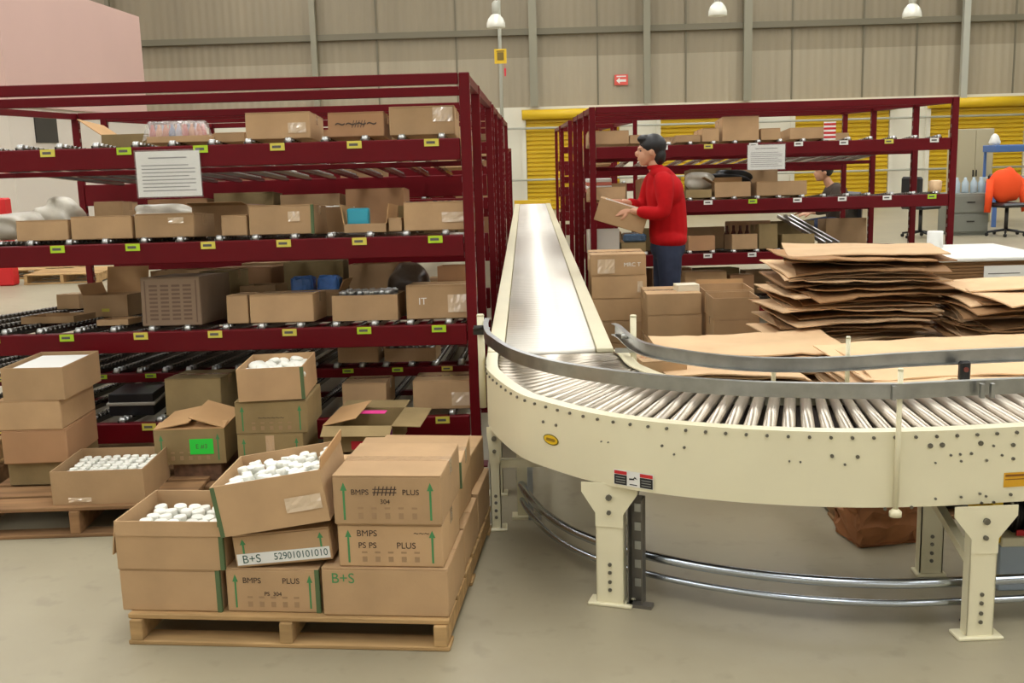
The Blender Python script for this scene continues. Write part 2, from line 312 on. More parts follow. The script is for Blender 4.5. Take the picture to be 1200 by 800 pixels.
# ------------------------------------------------------------------ cartons
G_CART = None
def panel(bm, o, u, v, n, th):           # parallelogram slab
    o, u, v, n = map(Vector, (o, u, v, n))
    a = [o, o+u, o+u+v, o+v]; A = [bm.verts.new(p) for p in a]; B = [bm.verts.new(p+n*th) for p in a]
    bm.faces.new(A[::-1]); bm.faces.new(B)
    for i in range(4): bm.faces.new((A[i], A[(i+1) % 4], B[(i+1) % 4], B[i]))
def arrow(bm, x, z0, z1, w, y):
    h = (z1-z0)*.22
    prism(bm, [(x-w*.32, z0), (x+w*.32, z0), (x+w*.32, z1-h), (x+w, z1-h), (x, z1), (x-w, z1-h), (x-w*.32, z1-h)], 'y', y-.0012, y-.0004)
def carton(label, c, w, d, h, rz=0., kind='closed', group=None, m=None, flaps=(), tape=True, arrows=False, marks=None, ry=0., seam=None, glint=None, rx=0., name='cardboard_box', cat='box'):
    """c = centre of the base; front face looks to local -y"""
    m = m or M_card
    t = thing(name, label, cat, c, rz, group); t.rotation_euler = (rx, ry, rz)
    hw, hd, T = w/2, d/2, .005
    bm = bmesh.new()
    if kind == 'closed':
        bx(bm, -hw, hw, -hd, hd, 0, h-.004, .004)
        obj('carton_body', bm, m, t)
        for s in (-1, 1):
            bm = bmesh.new(); y0, y1 = (s*.0015, s*hd) if s > 0 else (s*hd, s*.0015)
            bx(bm, -hw, hw, y0, y1, h-.004, h, .0012); o = obj('top_flap', bm, m, t)
            o.rotation_euler = (0, 0, 0)
        if tape:
            bm = bmesh.new(); bx(bm, -hw-.001, hw+.001, -.025, .025, h, h+.0008); bx(bm, -hw-.0012, -hw, -.025, .025, h-.05, h+.0008); bx(bm, hw, hw+.0012, -.025, .025, h-.05, h+.0008); obj('packing_tape', bm, M_tape, t)
    else:
        bx(bm, -hw, hw, -hd, -hd+T, 0, h); bx(bm, -hw, hw, hd-T, hd, 0, h)
        bx(bm, -hw, -hw+T, -hd+T, hd-T, 0, h); bx(bm, hw-T, hw, -hd+T, hd-T, 0, h); bx(bm, -hw+T, hw-T, -hd+T, hd-T, 0, T)
        obj('carton_body', bm, m, t)
        for side, ang, ln in flaps:      # ang: 0 = straight up, 90 = horizontal outward, 175 = hanging down
            a = R(ang); bm = bmesh.new(); L_ = ln*(d if side in 'lr' else w)*.5 if ln < 3 else ln
            L_ = min(ln, .3)
            if side in 'fb':
                s = -1 if side == 'f' else 1
                panel(bm, (-hw+.002, s*hd, h), (w-.004, 0, 0), (0, s*math.sin(a)*L_, math.cos(a)*L_), (0, -s*math.cos(a), math.sin(a)), -.004)
            else:
                s = -1 if side == 'l' else 1
                panel(bm, (s*hw, -hd+.002, h), (0, d-.004, 0), (s*math.sin(a)*L_, 0, math.cos(a)*L_), (-s*math.cos(a), 0, math.sin(a)), -.004)
            obj('flap', bm, M_cardin if ang < 60 else m, t)
    y = -hd
    if arrows:
        for s in (-1, 1):
            bm = bmesh.new(); arrow(bm, s*hw*.80, h*.1, h*.86, w*.03, y); obj('printed_arrow', bm, M_green, t)
        bm = bmesh.new()
        for k in range(5):
            x = -hw*.5+k*hw*.25; bx(bm, x-.008, x+.008, y-.0011, y-.0004, h*.12, h*.24)
            bx(bm, x-.009, x+.009, y-.0011, y-.0004, h*.32, h*.36)
        obj('printed_grid', bm, mat('pale_ink', (158, 128, 94), .7), t)
    if marks:
        for s, x, z, sz, mm in marks: text('handwriting', s, sz, mm, t, (x*w, y-.0014, z*h))
    if seam:
        bm = bmesh.new()
        for s in seam:
            q = s*hw; bx(bm, min(q, q-s*.014), max(q, q-s*.014), y-.0012, y-.0003, 0, h-.002); bx(bm, q-.0003 if s > 0 else q-.0012, q+.0012 if s > 0 else q+.0003, y, y+.012, 0, h-.002)
        obj('edge_strip', bm, M_greend, t)
    if glint:
        for x, z, ww, hh in glint:
            bm = bmesh.new(); rnd = random.Random(int(x*999+w*7777)); nx, nz = 7, 4
            V = [[bm.verts.new((x*w+(i/nx-.5)*ww, y-.002-rnd.random()*.004, z*h+(k/nz-.5)*hh)) for i in range(nx+1)] for k in range(nz+1)]
            for k in range(nz):
                for i in range(nx): bm.faces.new((V[k][i], V[k][i+1], V[k+1][i+1], V[k+1][i]))
            obj('tape_patch', bm, mat('shiny_tape', (214, 190, 160), .08, spec=1., coat=1.), t)
    return t
# jars
def jar_mesh(r, h, cap=True):
    bm = bmesh.new()
    lathe(bm, [(r*.96, 0), (r, .004), (r, h*.62), (r*.86, h*.70), (r*.74, h*.72), (r*.74, h*.74), (r*.92, h*.75), (r*.92, h*.97), (r*.84, h)], 12)
    me = bpy.data.meshes.new('jar'); bmesh.ops.recalc_face_normals(bm, faces=bm.faces); bm.to_mesh(me); bm.free(); me.materials.append(M_white); return me
JM = jar_mesh(.019, .09); JMb = jar_mesh(.0245, .1); JMs = jar_mesh(.0125, .07)
def fill(t, w, d, zin, jm, sp, label, group, name='plastic_jar', cat='jar', jit=.1, ymax=1., tilt=.15, matx=None, lay=1):
    """rows of jars standing in a carton whose empty is t; every jar a top-level thing"""
    Mx = Matrix.Translation(t.location) @ Euler(t.rotation_euler).to_matrix().to_4x4()
    nx = max(1, int((w-.02)/sp)); ny = max(1, int((d*ymax-.02)/sp)); rnd = random.Random(nx*31+ny)
    for i in range(nx):
        for j in range(ny):
            x = (i-(nx-1)/2)*sp+rnd.uniform(-jit, jit)*sp*.5; y = (j-(ny-1)/2)*sp+rnd.uniform(-jit, jit)*sp*.5
            o = bpy.data.objects.new(name, jm); COL.objects.link(o)
            q = Euler((rnd.uniform(-tilt, tilt), rnd.uniform(-tilt, tilt), 0)).to_matrix().to_4x4()
            o.matrix_world = Mx @ Matrix.Translation((x, y, zin+rnd.uniform(0, jit)*.05)) @ q
            tag(o, label, cat, group)

# ------------------------------------------------------------------ pallets
def pallet(label, c, w, d, rz, m, h=.13, nb=6, group=None):
    t = thing('wooden_pallet', label, 'pallet', c, rz, group)
    for i in range(nb):
        bw = w/nb*.82; y = -d/2+(i+.5)*d/nb; bm = bmesh.new(); bx(bm, -w/2, w/2, y-d/nb*.41, y+d/nb*.41, h-.018, h, .003); obj('deck_board', bm, m, t)
    for i, x in enumerate((-w/2+.03, 0, w/2-.03)):
        bm = bmesh.new(); bx(bm, x-.022, x+.022, -d/2+.005, d/2-.005, .016, h-.018, .003); obj('stringer', bm, m, t)
    for y in (-d/2+.05, 0, d/2-.05):
        bm = bmesh.new(); bx(bm, -w/2, w/2, y-.045, y+.045, 0, .016, .003); obj('base_board', bm, m, t)
    return t

# ------------------------------------------------------------------ flow racks
def wheel_track_mesh(L, drop):
    bm = bmesh.new(); n_ = int(L/.055)
    for s in (-1, 1): bx(bm, s*.019-.0015, s*.019+.0015, 0, L, -.03, -.006)
    bx(bm, -.019, .019, 0, L, -.032, -.029)
    for i in range(n_):
        y = .02+i*.055; cyl(bm, (-.014, y, -.008), (.014, y, -.008), .019, seg=8)
    bmesh.ops.rotate(bm, verts=bm.verts, cent=(0, 0, 0), matrix=Matrix.Rotation(-math.atan(drop/L), 3, 'X'))
    me = bpy.data.meshes.new('track'); bmesh.ops.recalc_face_normals(bm, faces=bm.faces); bm.to_mesh(me); bm.free(); me.materials.append(mat('track_wheels', (104, 100, 94), .16, metal=.75)); me.materials.append(M_silver)
    for p in me.polygons:
        if p.center.y < .10 and len(p.vertices) and p.center.z > -.03 and abs(p.center.x) < .0145: p.material_index = 1  # first wheels coloured silver to paint in the glints along the beam edge
    return me
def flow_rack(label, x0, x1, y0, frames, levels, top, drop=.26, lane=.38, tags=True, back=None, tracks=True, tagoff=.16, xb=.17):
    """frames: y offsets of upright frames; levels: heights of the front beams"""
    t = thing('flow_rack', label, 'rack', ((x0+x1)/2, y0, 0)); W = x1-x0; hw = W/2; L = frames[-1]
    for f in frames:
        for s in (-1, 1):
            bm = bmesh.new(); x = s*(hw-.03); bx(bm, x-.026, x+.026, f-.026, f+.026, .008, top, .004); bx(bm, x-.055, x+.055, f-.05, f+.05, 0, .008); z = .12; nf = len(bm.faces)
            while z < top-.05:
                bx(bm, x-.0275, x-.0262, f-.008, f+.008, z-.014, z+.014); bx(bm, x+.0262, x+.0275, f-.008, f+.008, z-.014, z+.014); z += .075
            bm.faces.ensure_lookup_table()
            for q in range(nf, len(bm.faces)): bm.faces[q].material_index = 1
            po = obj('post', bm, M_maroon, t); po.data.materials.append(M_zinc)
        bm = bmesh.new(); bx(bm, -hw+.06, hw-.06, f-.02, f+.02, top-.055, top, .003); obj('top_beam', bm, M_maroon, t)
    for s in (-1, 1):
        bm = bmesh.new(); x = s*(hw-.03)
        for a, b in zip(frames, frames[1:]): bx(bm, x-.02, x+.02, a+.03, b-.03, top-.05, top-.005)
        obj('side_rail', bm, M_maroon, t)
    for li, (z, dy, bh) in enumerate(levels):
        bm = bmesh.new(); bx(bm, -hw+.06, hw-.06, dy-.025, dy+.02, z-bh, z, .004); fb = obj('front_beam', bm, M_maroon, t)
        zb = z-drop*(L-dy)/L
        bm = bmesh.new(); bx(bm, -hw+.06, hw-.06, L-.025, L+.02, zb-xb, zb, .004); obj('rear_beam', bm, M_maroon, t)
        for f in frames[1:-1]:
            if f > dy+.2:
                zz = z-drop*(f)/L; bm = bmesh.new(); bx(bm, -hw+.06, hw-.06, f-.02, f+.02, zz-(xb if f > L*.5 else .065), zz-.035, .003); obj('cross_beam', bm, M_maroon, t)
        ln = lane if dy < .2 else lane*.72
        nl = int((W-.1)/ln)
        if tracks:
            me = wheel_track_mesh(L-dy-.06, zb-z and (z-zb))
            for k in range(nl):
                xc = hw-.06-ln*(k+.5)
                for s in (-1, 1):
                    if xc+s*ln*.26 > -hw+.08: inst('roller_track', me, t, (xc+s*ln*.26, dy-.005, z+.018))
        if tags:
            for k in range(nl):
                xc = hw-tagoff-ln*k
                if xc < -hw+.1: break
                big = dy < .2; w_, h_ = (.036, .018) if big else (.03, .012)
                bm = bmesh.new(); bx(bm, -w_, w_, -.004, 0, -h_, h_); mm = M_lime if (k*7+li*3) % 5 in (1, 3) else M_ylab
                if tags == 'white' and (k+li) % 4 != 1: mm = M_paper
                lb = obj('shelf_label', bm, mm, t, (xc, dy-.026, z-.018 if big else z-.012))
                bm = bmesh.new(); bx(bm, -w_*.7, w_*.5, -.0048, -.0041, -h_*.35, h_*.35); obj('printed_code', bm, M_print, lb)
    if back: back(t)
    return t
LV = [(1.672, 0, .105), (1.197, 0, .105), (.745, 0, .105), (.445, .42, .05), (.268, 0, .105)]
RLX0, RLX1, RLY = -3.66, -.262, 5.35
rackA = flow_rack('long maroon flow rack full of cartons, nearest on the left', RLX0, RLX1, RLY, (0, 1.15, 3.4), LV, 1.985, tagoff=.20)
LV2 = [(1.672, 0, .1), (1.197, 0, .1), (.745, 0, .1)]
def hdr(t):
    bm = bmesh.new()
    for k in range(4): bx(bm, .9, 1.62, -.04, -.025, 1.74+k*.055, 1.785+k*.055)
    obj('header_panel', bm, M_maroon, t)
flow_rack('maroon flow rack standing behind the nearest left rack', RLX0, RLX1, 9.35, (0, 1.2, 3.2), LV2, 1.985, tags=False, back=hdr, lane=.76)
flow_rack('maroon flow rack third in line beside the left of the conveyor', -3.4, RLX1, 13.3, (0, 3.0), LV2, 1.985, tags=False, lane=1.1)
flow_rack('low maroon flow rack farthest away on the left of the conveyor', -3.2, RLX1, 17.2, (0, 2.8), [(1.197, 0, .1), (.745, 0, .1)], 1.6, tags=False, lane=1.1)
RRX0, RRX1, RRY = .53, 3.60, 9.1
LVR = [(1.60, 0, .10), (1.135, 0, .10), (.685, 0, .10), (.25, 0, .10)]
flow_rack('maroon flow rack on the right behind the person in red', RRX0, RRX1, RRY, (0, .9, 2.1, 3.1), LVR, 1.93, tags='white', lane=.375, tagoff=.2, xb=.07)
flow_rack('maroon flow rack second in line on the right of the conveyor', RRX0, 1.4, 13.6, (0, 3.0), LVR[:3], 1.93, tags=False, lane=.45)
flow_rack('maroon flow rack farthest away on the right of the conveyor', RRX0, 1.4, 17.2, (0, 2.6), LVR[:3], 1.93, tags=False, lane=.45)

# paper notices on the racks
def notice(label, a, b, Y):
    p0 = atY(a[0], b[1], Y); p1 = atY(b[0], a[1], Y); w, h = p1.x-p0.x, p1.z-p0.z
    t = thing('paper_notice', label, 'notice', ((p0.x+p1.x)/2, Y, p0.z))
    bm = bmesh.new(); bx(bm, -w/2, w/2, -.002, 0, 0, h); obj('sheet', bm, M_paper, t)
    bm = bmesh.new(); bx(bm, -w*.3, w*.3, -.0032, -.0022, h*.84, h*.87)
    for k in range(8):
        z = h*.12+k*h*.08; bx(bm, -w*.42, w*(.42-.1*(k % 3 == 1)), -.0032, -.0022, z, z+h*.022)
    obj('printed_lines', bm, mat('grey_ink', (128, 128, 128), .7), t)
    bm = bmesh.new(); bx(bm, -w/2-.006, w/2+.006, -.0045, -.0035, -.006, h+.008); obj('plastic_sleeve', bm, mat('clear_sleeve', (230, 230, 226), .1, alpha=.12), t)
notice('white printed notice in a plastic sleeve on the upper left rack', (163, 176), (233, 231), RLY-.035)
notice('white printed notice hung on the upper beam of the right rack', (876, 169), (920, 199), RRY-.035)

# ------------------------------------------------------------------ cartons on the left rack
SH = {1: 1.684, 2: 1.209, 3: .757, 4: .457, 5: .280}
def shelf_box(lv, px0, px1, ytop, label, dy=.05, depth=.36, zb=None, slope=True, rz=0., drop=.26/3.4, **k):
    Y = (RLY if lv < 10 else RRY)+dy; z0 = {**SH, 11: 1.612, 12: 1.147, 13: .697, 14: .262}[lv]
    if lv == 4: Y = RLY+.42+dy
    zb = z0-drop*(dy if lv != 4 else dy)+.012
    a = atY(px0, ytop, Y); b = atY(px1, ytop, Y); w = b.x-a.x; h = max(.03, (a.z+b.z)/2-zb)
    c = Vector(((a.x+b.x)/2, Y, zb)); c += Vector((-math.sin(rz)*depth/2, math.cos(rz)*depth/2, -drop*depth/2))
    return carton(label, c, w, depth, h, rz, rx=-math.atan(drop), **k), w, depth, h
g1 = 'cartons on the top shelf of the left rack'; g2 = 'cartons on the second shelf of the left rack'; g3 = 'cartons on the third shelf of the left rack'; g5 = 'cartons on the low shelves of the left rack'
shelf_box(1, 286, 362, 131, 'tan closed carton left of the scribbled one on the top shelf', group=g1, glint=[(.3, .4, .09, .05)])
shelf_box(1, 383, 449, 131, 'reddish carton with black scribble on the top shelf', group=g1, m=M_card2, depth=.3, marks=[('~~~~', 0, .55, .09, M_blacki), ('/////', .05, .5, .05, M_blacki)])
shelf_box(1, 455, 532, 124, 'tall tan carton at the right end of the top shelf', group=g1, glint=[(.32, .7, .1, .07)])
shelf_box(1, 250, 287, 155, 'small carton left of the closed cartons on the top shelf', dy=.15, depth=.25, group=g1)
shelf_box(1, 118, 174, 157, 'open olive carton with a raised side flap on the top shelf', dy=.35, depth=.36, group=g1, m=M_cardd, kind='open', flaps=(('l', 55, .15),))
shelf_box(1, 172, 245, 166, 'low tray of wrapped bottles above the left notice', dy=.06, depth=.3, group=g1, kind='open')
# wrapped colourful bottles
def wrapped_pack(p, w, d, h):
    t = thing('wrapped_bottle_pack', 'clear wrapped pack of small coloured bottles above the left notice', 'pack', p)
    cols = [(190, 90, 80), (120, 130, 160), (210, 150, 110), (170, 170, 190), (200, 120, 90)]
    nb = 8
    for i in range(nb):
        for j in range(2):
            bm = bmesh.new(); lathe(bm, [(.018, 0), (.019, h*.5), (.013, h*.7), (.008, h*.78), (.008, h*.92)], 8, (-w/2+.03+i*(w-.06)/(nb-1), -d*.2+j*d*.3, 0))
            c = cols[(i*2+j) % 5]; obj('bottle', bm, mat('bottle_%d' % ((i*2+j) % 5), c, .3), t)
    bm = bmesh.new(); rnd = random.Random(3); nx, ny = 14, 6
    V = [[bm.verts.new(((i/nx-.5)*w*(1.06-.1*abs(j/ny-.5)), (j/ny-.5)*d, h*(1.0 if 0 < i < nx and 0 < j < ny else .15)+rnd.uniform(-.012, .012))) for i in range(nx+1)] for j in range(ny+1)]
    for j in range(ny):
        for i in range(nx): bm.faces.new((V[j][i], V[j][i+1], V[j+1][i+1], V[j+1][i])).smooth = True
    obj('plastic_film', bm, M_wrap, t)
q0 = atY(176, 170, RLY+.2); q1 = atY(243, 170, RLY+.2); wrapped_pack(((q0.x+q1.x)/2, RLY+.22, 1.69), q1.x-q0.x, .26, .10)
# shelf 2
shelf_box(2, 17, 78, 258, 'leftmost tan carton on the second shelf, before a white bag', group=g2)
shelf_box(2, 81, 153, 253, 'plain tan carton second from the left on the second shelf', group=g2)
shelf_box(2, 156, 226, 250, 'tan carton with tape glints third from the left on the second shelf', group=g2, glint=[(.2, .7, .08, .03)])
shelf_box(2, 258, 288, 252, 'narrow carton in the middle of the second shelf', group=g2, depth=.25)
shelf_box(2, 290, 366, 240, 'large tan carton in the middle of the second shelf', group=g2, seam=(1,), glint=[(.2, .6, .06, .05)])
o, w_, d_, h_ = shelf_box(2, 403, 452, 262, 'open low carton holding a cyan pack on the second shelf', group=g2, kind='open', depth=.4, flaps=(('l', 8, .1), ('r', 8, .1)))
o2 = tag(obj('cyan_pack', (lambda b: (bx(b, -.055, .055, -.03, .03, 0, .12, .006), b)[1])(bmesh.new()), M_cyan, None, (o.location.x-.04, RLY+.12, 1.215)), 'shiny cyan pack standing in the open carton on the second shelf', 'pack')
shelf_box(2, 455, 470, 255, 'thin carton squeezed beside the end carton of the second shelf', group=g2, depth=.3)
shelf_box(2, 472, 549, 236, 'tan carton with crinkled tape at the right end of the second shelf', group=g2, glint=[(.28, .45, .13, .05)])
o, w_, d_, h_ = shelf_box(2, 335, 408, 243, 'open carton of white jars behind the large second shelf carton', dy=.50, depth=.34, group=g2, kind='open')
fill(o, w_, d_, h_-.085, JM, .045, 'white jar standing in the open carton behind the second shelf cartons', 'jars on the second shelf')
o, w_, d_, h_ = shelf_box(2, 466, 548, 240, 'open carton of dark capped bottles behind the end carton of the second shelf', dy=.50, depth=.34, group=g2, kind='open', m=M_cardd)
JD = jar_mesh(.016, .1); JD.materials.clear(); JD.materials.append(mat('dark_bottle', (50, 44, 44), .2)); JS = jar_mesh(.017, .08); JS.materials.clear(); JS.materials.append(M_silver)
fill(o, w_, d_, h_-.08, JD, .046, 'dark capped bottle in the carton behind the end carton of the second shelf', 'dark bottles on the second shelf', 'dark_bottle', 'bottle')
o, w_, d_, h_ = shelf_box(2, 222, 290, 240, 'open carton of brown packets on the second shelf behind the narrow one', dy=.55, depth=.4, group=g2, kind='open', rz=R(-6), flaps=(('f', 80, .08),))
for i in range(7):
    bm = bmesh.new(); bx(bm, -.016, .016, -.16, .16, 0, .05, .003)
    tag(obj('brown_packet', bm, M_brownitem, None, (o.location.x-.12+i*.04, o.location.y, o.location.z+h_-.045), (R(-4), 0, R(-6))), 'brown packet standing in the open carton on the second shelf', 'packet', 'brown packets in the carton')
shelf_box(2, 108, 142, 236, 'small carton standing behind the second carton of the second shelf', dy=.9, depth=.25, group=g2)
def bag(label, c, sx, sy, sz, m, seed=1, name='plastic_bag', cat='bag'):
    bm = bmesh.new(); bmesh.ops.create_icosphere(bm, subdivisions=4, radius=1); rnd = random.Random(seed)
    ph = [(rnd.uniform(2, 6), rnd.uniform(2, 6), rnd.uniform(2, 6), rnd.uniform(0, 6)) for _ in range(7)]
    for v in bm.verts:
        p = v.co; k = sum(math.sin(a*p.x+b*p.y+c_*p.z+e) for a, b, c_, e in ph)*.035
        q = 1+k; v.co = Vector((math.copysign(abs(p.x)**.6, p.x)*q*sx, math.copysign(abs(p.y)**.6, p.y)*q*sy, max(-.0, (p.z*q*.5+.5)*sz)))
    for f in bm.faces: f.smooth = True
    return tag(obj(name, bm, m, None, c), label, cat)
p = atY(10, 270, RLY+.5); bag('bulging white plastic bag at the left end of the second shelf', (p.x, RLY+.6, 1.19), .13, .16, .15, M_bag, 2)
p = atY(62, 245, RLY+.9); bag('white plastic bag above the leftmost second shelf carton', (p.x, RLY+1.0, 1.15), .12, .13, .24, M_bag, 3)
p = atY(190, 240, RLY+.7); bag('wide white plastic bag below the left notice', (p.x, RLY+.75, 1.17), .19, .16, .19, M_bag, 4)
# shelf 3
shelf_box(3, 65, 92, 345, 'small pale carton low at the back left of the third shelf', dy=1.6, depth=.25, group=g3)
o, w_, d_, h_ = shelf_box(3, 96, 148, 346, 'open carton with a raised flap and yellow tag on the third shelf', dy=.8, depth=.36, group=g3, kind='open', flaps=(('b', 12, .16), ('l', 20, .07)))
bm = bmesh.new(); bx(bm, -.022, .022, -.003, 0, 0, .018); obj('shelf_tag', bm, M_ylab, o, (0, -d_/2, .03))
shelf_box(3, 24, 86, 371, 'shallow open tray at the left of the third shelf', dy=.4, depth=.3, group=g3, kind='open')
shelf_box(3, 113, 150, 377, 'shallow small tray beside the printed crate', dy=.15, depth=.2, group=g3, kind='open')
# printed crate
o, w_, d_, h_ = shelf_box(3, 162, 232, 325, 'grey brown carton printed with a grid of text, third shelf', dy=.03, depth=.55, group=g3, m=mat('printed_brown', (128, 106, 84), .7, noise=.06), tape=False)
bm = bmesh.new()
for i in range(4):
    for k in range(9):
        x = -w_*.36+i*w_*.19; z = h_*.12+k*h_*.085; bx(bm, x, x+w_*.14, -d_/2-.0012, -d_/2-.0003, z, z+h_*.045)
bx(bm, -w_*.44, -w_*.42, -d_/2-.0012, -d_/2-.0003, h_*.06, h_*.93); bx(bm, w_*.42, w_*.44, -d_/2-.0012, -d_/2-.0003, h_*.06, h_*.93)
obj('printed_grid', bm, mat('brown_ink', (100, 78, 60), .7), o)
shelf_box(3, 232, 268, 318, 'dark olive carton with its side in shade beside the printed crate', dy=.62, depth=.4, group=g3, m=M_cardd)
shelf_box(3, 264, 289, 346, 'small carton right of the printed crate on the third shelf', group=g3, depth=.28)
o, w_, d_, h_ = shelf_box(3, 280, 322, 335, 'open carton of dark blue goods at the middle of the third shelf', dy=.55, depth=.3, group=g3, kind='open')
bm = bmesh.new(); bx(bm, -w_*.44, w_*.44, -d_*.42, d_*.42, .02, h_-.02, .01); tag(obj('dark_packs', bm, M_darkgoods, None, o.location), 'dark blue packed goods filling a third shelf carton', 'goods')
shelf_box(3, 291, 366, 345, 'tan carton below the dark goods at the middle of the third shelf', group=g3)
o, w_, d_, h_ = shelf_box(3, 336, 397, 340, 'open carton holding blue bags on the third shelf', dy=.45, depth=.3, group=g3, kind='open', flaps=(('r', 25, .06),))
for s in (-1, 1):
    bm = bmesh.new(); bx(bm, -w_*.21, w_*.21, -.06, .06, 0, h_+.035, .014); bmesh.ops.subdivide_edges(bm, edges=list(bm.edges), cuts=3, use_grid_fill=True)
    for v in bm.verts: v.co += Vector((random.uniform(-.004, .004), random.uniform(-.006, .006), random.uniform(-.007, .007) if v.co.z > .02 else 0))
    tag(obj('blue_bag', bm, M_bluebag, None, (o.location.x+s*w_*.23, o.location.y-.04, o.location.z+.04), (R(-6), R(3*s), 0)), 'blue plastic bag, %s of the two in the third shelf carton' % ('left' if s < 0 else 'right'), 'bag')
o, w_, d_, h_ = shelf_box(3, 388, 465, 346, 'carton topped with silver capped jars on the third shelf', group=g3, kind='open')
fill(o, w_, d_, h_-.062, JS, .040, 'silver capped jar in the open carton at the front of the third shelf', 'silver capped jars in a third shelf carton', jit=.05)
shelf_box(3, 475, 552, 334, 'carton with white writing and tape at the right end of the third shelf', group=g3, glint=[(.3, .45, .11, .09)], marks=[('IT', -.25, .52, .05, M_paper)])
shelf_box(3, 512, 551, 312, 'reddish open carton behind the end carton of the third shelf', dy=.42, depth=.3, group=g3, kind='open', m=M_card2)
p = atY(478, 330, RLY+.6); bag('dark crumpled plastic bag behind the right cartons of the third shelf', (p.x, RLY+.65, .70), .12, .15, .28, M_dbag, 8)
shelf_box(3, 282, 336, 308, 'flat tan carton high at the back of the third shelf', dy=2.2, depth=.3, group=g3)
shelf_box(3, 340, 398, 306, 'pale flat carton deep behind the blue bags', dy=2.2, depth=.3, group=g3)
# shelves 4 and 5
shelf_box(4, 395, 443, 405, 'tan carton under the third shelf left of the silver capped one', group=g5, depth=.3, dy=.02)
o, w_, d_, h_ = shelf_box(4, 450, 510, 408, 'carton of silver capped jars on the recessed fourth shelf', group=g5, kind='open', dy=.02)
fill(o, w_, d_, h_-.065, JS, .040, 'silver capped jar in the carton on the recessed fourth shelf', 'silver capped jars on the fourth shelf', jit=.05)
shelf_box(5, 400, 452, 449, 'pale carton on the bottom shelf left of the end carton', group=g5, dy=.1)
shelf_box(5, 483, 557, 446, 'tan carton with shiny tape at the right end of the bottom shelf', group=g5, glint=[(.3, .35, .12, .07)])
shelf_box(5, 191, 257, 444, 'olive carton with faint print on the bottom shelf behind the stacks', group=g5, m=M_cardd, arrows=False, dy=.03)
bm = bmesh.new(); bx(bm, -.13, .13, -.14, .14, 0, .018, .004); p = atY(160, 460, RLY+.2); tag(obj('grey_board', bm, mat('grey_board', (150, 144, 132), .5), None, (p.x, RLY+.24, .342), (R(4), 0, 0)), 'dark grey board lying over the bottom shelf left of the olive carton', 'board')
bm = bmesh.new(); bx(bm, -.12, .12, -.13, .13, 0, .12, .004); tag(obj('plastic_tray', bm, M_black, None, (p.x, RLY+.24, .277)), 'black plastic tray under the grey board on the bottom shelf', 'tray')
# cartons on racks farther down the left lane, seen through the near rack's open end
rnd = random.Random(5)
lane_words = ['second', 'third', 'farthest']
k = 0
for ri, (yy, zs) in enumerate(((9.45, (1.684, 1.209, .757)), (13.4, (1.684, 1.209, .757)), (17.3, (1.209, .757)))):
    for si, z in enumerate(zs):
        xs = [-.48, -.95, -1.45, -1.95, -2.45, -2.95] if ri == 0 else [-.48, -1.0]
        for xi, x in enumerate(xs):
            h = rnd.choice((.14, .2, .26)); 
            if z > 1.6: h = rnd.choice((.12, .18))
            kd = 'closed' if rnd.random() < .6 else 'open'
            carton('%s carton on %s shelf of %s left rack, %s from the conveyor' % ({'closed': 'closed', 'open': 'open'}[kd], ['top', 'middle', 'low'][si if ri < 2 else si+1], lane_words[ri], ['first', 'second', 'third', 'fourth', 'fifth', 'sixth'][xi]), (x, yy+.22, z-.008), .38, .36, h, 0, kd, group='cartons on the far left racks', m=rnd.choice((M_card, M_card, M_card2, M_cardd)), rx=-.06, tape=False)
        if ri == 0 or True:
            for q in range(3):
                yy2 = yy+.75+q*.62; zz = z-.26*(.75+q*.62)/3.2
                carton('carton deep in the %s left rack, %s shelf, row %s back' % (lane_words[ri], ['top', 'middle', 'low'][si if ri < 2 else si+1], ['two', 'three', 'four'][q]), (-.50, yy2+.2, zz), .36, .34, rnd.choice((.14, .2, .25)), 0, 'closed', group='cartons on the far left racks', m=rnd.choice((M_card, M_card2)), rx=-.07, tape=False)
for q in range(4):
    for si, z in enumerate((1.684, 1.209, .757)):
        if q == 0 and si == 2: continue
        dy = .55+q*.62; carton('end lane carton of the nearest left rack, %s shelf, %s row back' % (['top', 'second', 'third'][si], ['second', 'third', 'fourth', 'fifth'][q]), (-.50, RLY+dy+.4, z-.26/3.4*(dy+.4)-.0), .30, .34, (.12, .15, .2, .16)[(q+si) % 4], 0, 'closed', group='end lane cartons, near left rack', m=M_card, rx=-.075, tape=False)

# ------------------------------------------------------------------ cartons on the right rack
gr = 'cartons on the right rack'
def rb(lv, a, b, y, lab, **k): return shelf_box(lv, a, b, y, lab, drop=.26/3.1, group=gr, **k)
rb(11, 689, 737, 153, 'pale carton at the left end of the right rack top shelf', tape=False)
rb(11, 738, 752, 158, 'narrow carton just left of the person\'s head', depth=.25)
rb(11, 792, 821, 158, 'low carton behind the person\'s head on the right rack')
rb(11, 823, 843, 150, 'small carton left of the big top carton on the right rack', depth=.3, rz=R(5))
rb(11, 847, 890, 136, 'big carton sticking up highest on the right rack top shelf')
rb(11, 892, 915, 150, 'small carton right of the big one on the right rack top shelf')
rb(11, 926, 972, 149, 'low wide carton on the right rack top shelf above the notice', tape=False)
t = thing('price_card', 'red and white printed card clipped beside the low wide carton', 'card', atY(972, 164, RRY-.02)); bm = bmesh.new(); bx(bm, -.05, .05, -.004, 0, 0, .15); obj('card', bm, M_paper, t)
bm = bmesh.new()
for q in range(4): bx(bm, -.05, .05, -.0055, -.0042, .015+q*.035, .033+q*.035)
obj('red_stripes', bm, M_redlab, t)
rb(12, 690, 733, 219, 'tan carton on the second shelf between the posts and the held box', depth=.4)
t = thing('striped_packs', 'red and white striped packs on the second shelf left of the person', 'packs', atY(700, 217, RRY+.45)); 
